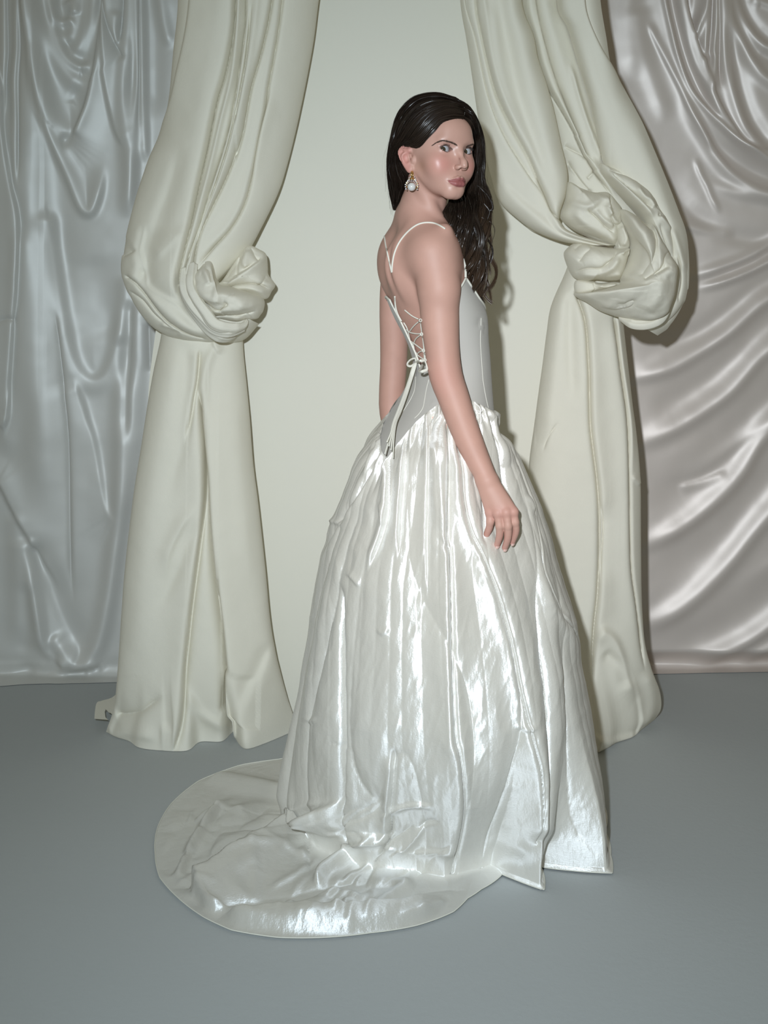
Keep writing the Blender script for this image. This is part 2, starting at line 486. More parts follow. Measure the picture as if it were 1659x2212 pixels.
kn.append(lobe(zA((745, 440), (800, 400), (850, 335), (910, 330), (940, 400), (960, 520), (1000, 560), (1080, 570), (1200, 600), (1330, 650), (1375, 710), (1365, 790), (1340, 830), (1310, 865), (1240, 880), (1150, 900), (1020, 880), (920, 850), (840, 720), (775, 620), (745, 530)), 3.58, 0.15, [
    (zA((800, 450), (860, 420), (910, 470), (955, 550)), 9, 10, 4), (zA((850, 340), (880, 400), (930, 440), (960, 540)), -9, 4, 4),
    (zA((760, 560), (850, 640), (960, 680), (1060, 690)), 10, 5, 14), (zA((790, 660), (900, 720), (1010, 770), (1060, 740), (1120, 700)), -11, 4, 7),
    (zA((940, 750), (1000, 790), (1080, 780), (1200, 760), (1360, 720)), 8, 4, 12), (zA((920, 840), (1020, 830), (1150, 825), (1340, 780)), -12, 4, 5),
    (zA((920, 860), (1050, 900), (1160, 880), (1220, 830)), 7, 4, 8), (zA((1060, 690), (1090, 730), (1020, 770)), -6, 4, 6),
    (zA((960, 600), (1100, 640), (1200, 700), (1260, 760)), 6, 12, 12), (zA((1250, 800), (1280, 840), (1270, 870)), -7, 3, 4)], noise=2.5))
# rolled bands that wrap under the knot
def band(pts, rad, depth, flat=0.55, ridges=5, seed=1, sides=26, n=90):
    C = resample(catmull(pts, 8), n)
    t = np.linspace(0, 1, n)
    rr = np.interp(t, np.linspace(0, 1, len(rad)), rad)
    dd = np.interp(t, np.linspace(0, 1, len(depth)), depth)
    P = px2w(C[:, 0], C[:, 1], dd)
    V, Fq = tube(P, rr, sides=sides, flat=1.0, nrm=(0, 1, 0))
    Vr = V[:n * sides].reshape(n, sides, 3)
    a = np.linspace(0, 2 * np.pi, sides, endpoint=False)
    w = 1 + 0.16 * np.sin(a[None, :] * ridges + 3.5 * t[:, None] + seed) * np.abs(np.sin(a * 1.0 + seed))[None, :]
    Vr = P[:, None] + (Vr - P[:, None]) * w[..., None]
    V[:n * sides] = Vr.reshape(-1, 3)
    return V, Fq
kn.append(band(zA((735, 380), (715, 560), (760, 680), (850, 810), (930, 910), (1060, 945), (1180, 930), (1215, 880)), [.012, .014, .014, .014, .016, .016, .014, .006], [3.52, 3.49, 3.47, 3.46, 3.46, 3.46, 3.48, 3.52], seed=1))
kn.append(band(zA((660, 420), (655, 600), (720, 740), (820, 860), (930, 960), (1060, 985), (1190, 950)), [.010, .013, .013, .013, .014, .014, .008], [3.53, 3.50, 3.48, 3.475, 3.475, 3.48, 3.52], seed=2))
kn.append(band(zA((640, 560), (700, 720), (800, 860), (900, 970), (1010, 1030), (1110, 1010)), [.012, .016, .017, .018, .018, .008], [3.54, 3.51, 3.50, 3.50, 3.50, 3.54], seed=3))
knot = new_obj('knot', mesh_any('knot', *join_np(kn)), M_COTTON)
place(knot, curtain_l)

# lower hanging part
Ll = [(352, 690), (346, 735), (332, 800), (318, 880), (305, 965), (292, 1045), (281, 1130), (270, 1230), (262, 1330), (256, 1420), (250, 1490), (244, 1535), (232, 1570), (229, 1580)]
Rl = [(522, 690), (526, 760), (533, 830), (540, 905), (547, 1000), (556, 1070), (564, 1140), (573, 1225), (583, 1330), (594, 1400), (608, 1460), (622, 1510), (633, 1545), (636, 1580)]
bot = [(229, 1582), (250, 1593), (280, 1603), (300, 1616), (340, 1622), (403, 1623), (432, 1604), (478, 1603), (500, 1585), (506, 1583), (514, 1606), (533, 1619), (575, 1606), (636, 1580)]
bx = np.array([p[0] for p in bot], float); by = np.array([p[1] for p in bot], float)
d2 = z7((1000, 300), (1014, 600), (1014, 900), (990, 1150), (955, 1450), (930, 1700), (900, 1900), (840, 2080))
d3 = z7((1010, 330), (1030, 580), (1050, 760), (1060, 950), (1075, 1150), (1095, 1350), (1120, 1550), (1140, 1750), (1165, 1950), (1190, 2100))
d1 = z7((1002, 120), (990, 280), (965, 400), (940, 530), (930, 620))
foldsLL = [
    (d2, -22, 4, 14, .1, .05), (d2, 14, 34, 3, .15, .1),
    (d3, -34, 12, 4, .1, 0), (d3, 16, 3, 45, .1, .05),
    (d1, -14, 4, 8, .1, .3), (d1, 8, 18, 3, .1, .3),
    (z7((940, 90), (930, 330), (910, 600), (860, 800), (830, 1000)), -7, 16, 16, .1, .4),
    (z7((985, 890), (910, 1020), (850, 1150), (820, 1300)), 9, 18, 8, .3, .4),
    (z7((1000, 960), (930, 1130), (880, 1260), (760, 1500)), -7, 16, 14, .2, .4),
    (z7((900, 90), (860, 300), (800, 600), (740, 1000), (700, 1500), (680, 1800)), 9, 34, 34, .1, .2),
    (z7((1130, 1720), (1105, 1820), (1080, 1920)), -6, 8, 30, .2, .1), (z7((1080, 1920), (1170, 1975)), 4, 14, 6, .2, .1),
    (z7((1360, 1590), (1290, 1740), (1220, 1880), (1190, 1990)), -5, 16, 10, .2, .3), (z7((1385, 1620), (1320, 1780), (1260, 1930)), 4, 10, 20, .2, .3),
    (z7((930, 1820), (1000, 1920), (1100, 1970), (1165, 1985)), 9, 14, 8, .2, .2),
    (z7((820, 1930), (812, 2000), (815, 2080)), 9, 6, 14, .3, 0), (z7((580, 1960), (680, 1930), (760, 1880), (820, 1840)), -11, 8, 12, .1, .3),
    (z7((540, 2050), (640, 2010), (720, 1990), (800, 2000)), 9, 10, 14, .1, .3),
    (z7((1100, 80), (1060, 160), (1030, 300), (1050, 500)), 8, 10, 10, .2, .3), (z7((1070, 80), (1100, 130), (1110, 160)), 8, 6, 10, .2, .4),
    (z7((1180, 300), (1200, 600), (1230, 1000), (1260, 1400)), 6, 30, 20, .2, .3),
]
def depthLL(U, V, x, y): return 3.70 - 0.09 * arch(U, .5) - 0.04 * smooth01(V * 3)
Lb = Ll[:-1] + [(229, 1582)]
P, U, V_ = drape(Ll, Rl, 220, 320, depthLL, foldsLL, 1.6, 0.012, 8)
# scallop the bottom edge on the floor
nv, nu = U.shape
pp = w2px(P)
k = smooth01((V_ - 0.80) / 0.20)
ub = np.linspace(0, 1, nu)
xb = np.interp(ub, np.linspace(0, 1, 200), resample(catmull(bot, 8), 200)[:, 0]); yb = np.interp(ub, np.linspace(0, 1, 200), resample(catmull(bot, 8), 200)[:, 1])
G = px2w(xb, yb, ground_depth(yb))
base = P[-1].copy()
kk = k[..., None] ** 1.6
P = P + kk * (G - base)[None]
P[..., 2] = np.maximum(P[..., 2], 0.002)
parts_l = [sheet(P)]
# turned-out corner lying on the floor
P, U, V_ = drape(z7((600, 1850), (560, 1880), (510, 1895), (487, 1905), (478, 1945), (475, 1985)), z7((600, 1975), (580, 1978), (560, 1960), (535, 1935), (530, 1975), (545, 1992)), 30, 40, lambda U, V, x, y: ground_depth(y + 18) - .02, [(z7((490, 1905), (520, 1930), (555, 1960)), 8, 6, 6)], 1, 0.03)
parts_l.append(sheet(P))
# back layer seen at the two edges
P, U, V_ = drape([(340, 690), (330, 760), (322, 830), (320, 880), (318, 1000)], [(530, 690), (524, 780), (526, 830), (535, 900), (540, 1000)], 60, 60, lambda U, V, x, y: 3.74 + 0 * U, [], 1)
parts_l.append(sheet(P))
lower = new_obj('lower_drape', mesh_np('lower_drape', *join_np(parts_l)), M_COTTON)
place(lower, curtain_l)

# ============ right cream curtain ============
curtain_r = empty('knotted_curtain', (0.62, 3.60, 0))
tag(curtain_r, 'cream cotton curtain tied in a big knot on the right behind the woman', 'curtain', 'knotted cream curtains')
# two sheets: left panel ends in the knot from the left, right panel swings round it
La = [(985, -160), (992, 0), (1006, 84), (1019, 168), (1032, 253), (1044, 320), (1061, 383), (1078, 434), (1116, 472), (1158, 501), (1213, 522), (1260, 530)]
Ra = [(1122, -160), (1126, 0), (1152, 76), (1162, 126), (1180, 180), (1196, 236), (1212, 312), (1226, 375), (1222, 420), (1210, 466), (1230, 500), (1330, 530)]
r1 = [(1022, -150), (1030, 0), (1040, 63), (1070, 190), (1107, 274), (1141, 337), (1171, 405), (1196, 459), (1230, 489), (1280, 518)]
r1b = [(996, -150), (1004, 0), (1027, 84), (1053, 202), (1086, 287), (1137, 371), (1188, 447)]
r2m = [(1092, -150), (1098, 0), (1124, 100), (1145, 200), (1172, 300), (1196, 380), (1207, 440)]
foldsRA = [
    (r1, -18, 5, 5, 0, .1), (r1, 9, 3, 30, 0, .2), (r1b, -10, 5, 5, 0, .15), (r1b, 6, 18, 3, 0, .1),
    (r2m, 10, 40, 26, 0, .2), ([(1070, -150), (1082, 0), (1104, 120), (1126, 220), (1160, 320), (1190, 410)], -8, 12, 14, 0, .15),
    ([(1060, 0), (1080, 150), (1115, 260), (1150, 340), (1185, 420)], 7, 12, 12, .1, .2),
    ([(1046, 0), (1066, 140), (1100, 240), (1140, 318)], 6, 6, 6, 0, .3),
    ([(1040, 300), (1090, 400), (1150, 460), (1220, 505)], 7, 16, 16, .2, .2),
    (zB((0, 330), (80, 500), (130, 640), (180, 700)), -12, 4, 4, .2, .2),
    ([(1080, 380), (1130, 430), (1190, 480), (1240, 510)], -6, 10, 10, .2, .2),
]
parts_u = []
P, U, V_ = drape(La, Ra, 150, 260, lambda U, V, x, y: 3.68 - 0.10 * arch(U, .5) - .05 * smooth01((U - .5) * 2) - 0.05 * smooth01((V - .6) / .3), foldsRA, 2.0, 0.012, 21)
parts_u.append(sheet(P))
# flap seen below the left panel
P, U, V_ = drape([(1110, 462), (1140, 492), (1165, 506), (1205, 522)], [(1160, 470), (1190, 480), (1210, 500), (1250, 515)], 40, 60, lambda U, V, x, y: 3.70 + 0 * U, [], 1.5, 0.03)
parts_u.append(sheet(P))
# middle bundle of narrow folds
Lm = [(1100, -160), (1120, 0), (1148, 76), (1158, 130), (1176, 190), (1192, 250), (1206, 310), (1222, 380), (1215, 430), (1225, 460)]
Rm = [(1235, -160), (1206, 0), (1232, 63), (1258, 148), (1280, 219), (1296, 295), (1308, 355), (1330, 400), (1370, 440), (1400, 480)]
foldsRM = [
    ([(1122, -150), (1128, 0), (1154, 86), (1168, 150), (1190, 200), (1224, 262), (1255, 320), (1282, 365), (1327, 430)], -24, 4, 3, 0, .1),
    ([(1138, -150), (1142, 10), (1168, 120), (1200, 210), (1235, 280), (1270, 340), (1310, 400), (1345, 440)], 13, 7, 10, 0, .1),
    ([(1152, -100), (1160, 10), (1186, 120), (1216, 210), (1250, 290), (1290, 360)], -11, 4, 5, 0, .2),
    ([(1170, -100), (1178, 20), (1206, 120), (1236, 210), (1262, 290), (1290, 340)], 12, 20, 16, 0, .2),
    ([(1208, 180), (1240, 260), (1262, 310), (1285, 355)], -15, 7, 4, .2, .2),
    ([(1228, 130), (1250, 210), (1270, 270), (1290, 320), (1300, 350)], 12, 6, 6, .2, .1),
    (zB((270, 200), (340, 300), (420, 410), (500, 490)), -11, 5, 4, .1, .1), (zB((240, 60), (310, 100), (410, 160), (430, 200)), -9, 5, 8, .1, .2),
    (zB((270, 240), (360, 330), (440, 430), (470, 480)), 8, 4, 6, .1, .1), (zB((450, 360), (500, 310), (530, 260)), -8, 5, 5),
]
P, U, V_ = drape(Lm, Rm, 120, 250, lambda U, V, x, y: 3.66 - 0.05 * arch(U, .5) + .03 * (1 - U), foldsRM, 1.6, 0.02, 23)
parts_u.append(sheet(P))
# broad right panel that swings under the knot
Lr_ = [(1215, -160), (1206, 0), (1230, 63), (1255, 148), (1276, 219), (1293, 295), (1306, 354), (1340, 400), (1380, 450), (1420, 500), (1440, 560), (1440, 620), (1420, 660), (1390, 685), (1360, 690)]
Rr_ = [(1290, -160), (1304, 0), (1318, 84), (1327, 150), (1352, 198), (1386, 261), (1415, 329), (1445, 400), (1466, 455), (1483, 506), (1489, 569), (1487, 624), (1474, 666), (1449, 704), (1421, 725)]
r5 = [(1262, -60), (1268, 25), (1297, 97), (1327, 148), (1352, 198)]
foldsRR = [
    ([(1215, -160), (1206, 0), (1230, 63), (1255, 148), (1276, 219), (1293, 295), (1306, 350)], -16, 5, 4, 0, 0), ([(1222, -100), (1216, 20), (1245, 100), (1268, 200), (1292, 290)], 9, 5, 24, 0, .2),
    (r5, 12, 20, 3, 0, .2), (r5, -10, 3, 20, 0, .2),
    ([(1360, 240), (1395, 330), (1430, 420), (1452, 500), (1466, 580), (1462, 640)], 6, 20, 14, .2, .2),
    (zB((1190, 780), (1230, 900), (1290, 1060), (1330, 1200)), 8, 8, 8, .2, .2), (zB((1240, 1000), (1290, 1150), (1300, 1300), (1260, 1480)), -9, 5, 5, .2, .2),
    (zB((1230, 1050), (1240, 1250), (1190, 1450), (1150, 1600)), 9, 5, 5, .1, .2), (zB((1340, 1440), (1250, 1570), (1130, 1680)), -7, 5, 6, .2, .2),
    (zB((1100, 1650), (1000, 1690), (930, 1690)), 6, 5, 8, .1, .1),
]
P, U, V_ = drape(Lr_, Rr_, 100, 300, lambda U, V, x, y: 3.68 - 0.13 * arch(U * .8 + .1, .6), foldsRR, 2.0, 0.012, 25)
parts_u.append(sheet(P))
upper = new_obj('upper_drape', mesh_np('upper_drape', *join_np(parts_u)), M_COTTON)
place(upper, curtain_r)

kn = []
kn.append(lobe(zB((560, 220), (640, 250), (760, 300), (880, 380), (990, 470), (1080, 610), (1170, 770), (1210, 900), (1225, 1080), (1150, 1130), (1020, 900), (900, 700), (780, 560), (660, 420), (570, 300)), 3.60, 0.11, [
    (zB((570, 300), (700, 440), (820, 570), (980, 720)), 12, 8, 8), (zB((600, 290), (760, 330), (860, 380)), -10, 4, 4), (zB((620, 320), (740, 430), (860, 540), (960, 640)), -13, 4, 5),
    (zB((840, 430), (900, 520), (960, 560), (980, 640)), 9, 6, 6), (zB((1000, 610), (1050, 640), (1060, 690), (1010, 690)), -9, 4, 4), (zB((1020, 700), (1100, 760), (1180, 810)), 9, 6, 6),
    (zB((1030, 760), (1080, 900), (1170, 1080)), -8, 6, 6)]))
kn.append(lobe(zB((240, 560), (270, 390), (380, 440), (500, 480), (620, 480), (700, 560), (750, 640), (740, 760), (700, 970), (560, 930), (430, 870), (300, 800), (200, 690)), 3.62, 0.13, [
    (zB((380, 640), (450, 690), (560, 800), (640, 850)), -12, 4, 6), (zB((230, 560), (360, 620), (440, 600), (560, 500)), 11, 8, 8), (zB((560, 500), (580, 600), (600, 690), (680, 760), (740, 720)), 10, 6, 5),
    (zB((590, 690), (640, 770), (730, 770)), -11, 4, 4), (zB((620, 620), (560, 620), (600, 700)), 7, 5, 5), (zB((640, 490), (610, 560), (590, 640)), -10, 6, 4),
    (zB((270, 660), (360, 760), (480, 830), (680, 950)), 8, 5, 8), (zB((280, 400), (330, 440), (370, 500)), -7, 4, 8), (zB((300, 830), (430, 860), (560, 910)), -7, 4, 4), (zB((450, 640), (540, 740), (640, 790)), 8, 6, 6)], noise=2.5))
kn.append(lobe(zB((680, 780), (740, 730), (790, 840), (820, 930), (800, 1000), (700, 1000), (690, 900)), 3.58, 0.07, [
    (zB((720, 780), (760, 880), (740, 970)), 7, 5, 5), (zB((700, 790), (700, 900), (720, 980)), -7, 3, 4)]))
kn.append(lobe(zB((240, 1050), (260, 990), (350, 930), (480, 950), (700, 980), (800, 970), (810, 1010), (790, 1100), (760, 1200), (730, 1260), (650, 1275), (500, 1265), (420, 1280), (340, 1250), (290, 1190)), 3.59, 0.14, [
    (zB((300, 1000), (360, 950), (440, 930)), -7, 5, 6), (zB((480, 955), (380, 1030), (320, 1100)), -10, 5, 8), (zB((300, 1210), (380, 1160), (510, 1155), (600, 1080), (680, 1000)), -12, 5, 6),
    (zB((330, 1220), (450, 1230), (560, 1190), (680, 1060)), 10, 8, 6), (zB((690, 1050), (720, 1000), (790, 990), (790, 1060)), 10, 5, 5), (zB((420, 1260), (520, 1250), (620, 1230), (720, 1210)), 7, 6, 6)], noise=2))
kn.append(lobe(zB((740, 640), (830, 660), (960, 760), (1000, 740), (1060, 860), (1150, 1020), (1215, 1130), (1210, 1280), (1180, 1440), (1110, 1580), (980, 1640), (840, 1630), (700, 1590), (560, 1540), (450, 1470), (340, 1410), (340, 1380), (450, 1380), (600, 1340), (740, 1290), (730, 1220), (800, 1100), (830, 940), (780, 820)), 3.56, 0.20, [
    (zB((760, 660), (800, 800), (850, 900), (840, 1020), (760, 1200)), 12, 12, 14), (zB((860, 720), (940, 800), (980, 860), (940, 1000), (860, 1160), (790, 1260)), -10, 12, 8),
    (zB((990, 770), (1040, 900), (1100, 1000), (1130, 1020)), 9, 10, 10), (zB((1120, 1000), (1050, 1060), (1000, 1140), (900, 1230), (830, 1270)), -9, 10, 8),
    (zB((1140, 1040), (1080, 1150), (960, 1230), (800, 1290), (600, 1350), (450, 1390)), 12, 5, 22), (zB((1080, 1140), (960, 1210), (840, 1260)), -12, 6, 4),
    (zB((620, 1460), (700, 1450), (760, 1430), (760, 1480), (680, 1520)), -8, 8, 8), (zB((340, 1400), (480, 1470), (620, 1500)), 8, 6, 10), (zB((540, 1500), (640, 1520), (740, 1480)), -6, 6, 6),
    (zB((1080, 1180), (1060, 1350), (980, 1500), (920, 1600)), -6, 14, 14), (zB((960, 1250), (960, 1400), (900, 1540)), 6, 20, 20), (zB((760, 1560), (900, 1610), (1040, 1590), (1150, 1500)), 7, 6, 10)], noise=2.5, nr=64, na=260, centre=zB((960, 1280))[0]))
kn.append(lobe(zB((345, 1270), (480, 1270), (560, 1290), (700, 1280), (745, 1300), (600, 1345), (450, 1385), (345, 1375)), 3.57, 0.05, [(zB((560, 1280), (540, 1310), (600, 1330), (700, 1300)), 8, 4, 5), (zB((480, 1290), (500, 1340), (470, 1370)), -6, 5, 5)], nr=30, na=120))
kn.append(band(zB((750, 1600), (860, 1660), (980, 1665), (1090, 1625), (1150, 1540), (1190, 1440)), [.008, .012, .013, .013, .013, .006], [3.54, 3.50, 3.49, 3.49, 3.50, 3.53], seed=4))
knot = new_obj('knot', mesh_any('knot', *join_np(kn)), M_COTTON)
place(knot, curtain_r)

Ll = [(1232, 560), (1216, 600), (1190, 660), (1180, 720), (1171, 790), (1160, 870), (1152, 930), (1143, 1000), (1140, 1080), (1140, 1160), (1145, 1280), (1150, 1400), (1160, 1500), (1170, 1560), (1175, 1600)]
Rl = [(1345, 560), (1345, 640), (1347, 690), (1352, 740), (1359, 800), (1368, 880), (1376, 940), (1384, 1040), (1385, 1170), (1387, 1290), (1394, 1385), (1408, 1446), (1425, 1492), (1428, 1530), (1413, 1556)]
bot = [(1175, 1600), (1220, 1618), (1280, 1626), (1310, 1618), (1330, 1606), (1366, 1594), (1385, 1578), (1413, 1556)]
e1 = z8((300, 40), (350, 200), (366, 400), (370, 560), (376, 700), (405, 940), (412, 1100), (408, 1400), (390, 1600), (375, 1850))
e2 = z8((475, 150), (505, 400), (538, 650), (548, 950), (555, 1300), (580, 1500), (620, 1800))
foldsRL = [
    (e1, -26, 8, 4, .03, .1), (e1, 12, 30, 3, .1, .2), (e1, 12, 3, 26, .1, .2),
    (e2, -24, 4, 4, .05, .1), (e2, 12, 26, 3, .1, .2), (e2, 8, 3, 10, .1, .2),
    (z8((415, 1000), (430, 1120), (424, 1250), (418, 1400)), -12, 4, 16, .3, .3),
    (z8((240, 40), (210, 300), (180, 600), (160, 900)), 8, 20, 20, .1, .3), (z8((275, 60), (280, 300), (290, 600)), -8, 12, 12, .1, .3),
    (z8((490, 150), (520, 400), (555, 650), (565, 900)), 8, 4, 6, .1, .3),
    (z8((400, 1590), (470, 1640), (510, 1730), (540, 1830), (590, 1880)), 14, 24, 10, .1, .2), (z8((420, 1700), (500, 1760), (530, 1850)), -10, 14, 14, .2, .2),
    (z8((620, 1780), (650, 1880), (640, 1960), (580, 2000)), 10, 14, 14, .2, .2), (z8((370, 1990), (470, 2030), (575, 2030)), 12, 10, 4, .1, .1), (z8((370, 2060), (450, 2075), (560, 2060)), -10, 4, 8, .1, .1), (z8((400, 2100), (470, 2080), (510, 2095)), 9, 5, 6, .1, .1),
    (z8((150, 800), (180, 720), (230, 650)), -4, 6, 6, .3, .3), (z8((560, 900), (598, 940)), 6, 4, 8, .3, .1),
]
P, U, V_ = drape(Ll, Rl, 170, 320, lambda U, V, x, y: 3.71 - 0.10 * arch(U, .5), foldsRL, 1.6, 0.012, 31)
nv, nu = U.shape
k = smooth01((V_ - 0.78) / 0.22)
Bz = resample(catmull(bot, 8), nu)
G = px2w(Bz[:, 0], Bz[:, 1], ground_depth(Bz[:, 1]))
P = P + (k[..., None] ** 1.5) * (G - P[-1])[None]
P[..., 2] = np.maximum(P[..., 2], 0.002)
lower = new_obj('lower_drape', mesh_np('lower_drape', *sheet(P)), M_COTTON)
place(lower, curtain_r)

def soften(fl, kw=1.2, ka=.8):
    out = []
    for f in fl:
        f = list(f)
        f[1] *= ka * (.75 if f[1] < 0 else 1)
        for i in (2, 3): f[i] = f[i] * (kw if f[i] < 12 else 1 + (kw - 1) * .5)
        out.append(tuple(f))
    return out
def beyond(fl, x_out=1640, d=700):
    """let folds that leave the picture on the right run on"""
    out = []
    for f in fl:
        pts = [tuple(p) for p in f[0]]; f = list(f)
        if pts[-1][0] > x_out:
            v = np.array(pts[-1]) - np.array(pts[-2]); v = v / np.linalg.norm(v); pts = pts + [tuple(np.array(pts[-1]) + v * d * .5), tuple(np.array(pts[-1]) + v * d)]; f[5] = 0
        elif pts[0][0] > x_out:
            v = np.array(pts[0]) - np.array(pts[1]); v = v / np.linalg.norm(v); pts = [tuple(np.array(pts[0]) + v * d), tuple(np.array(pts[0]) + v * d * .5)] + pts; f[4] = 0
        f[0] = pts; out.append(tuple(f))
    return out
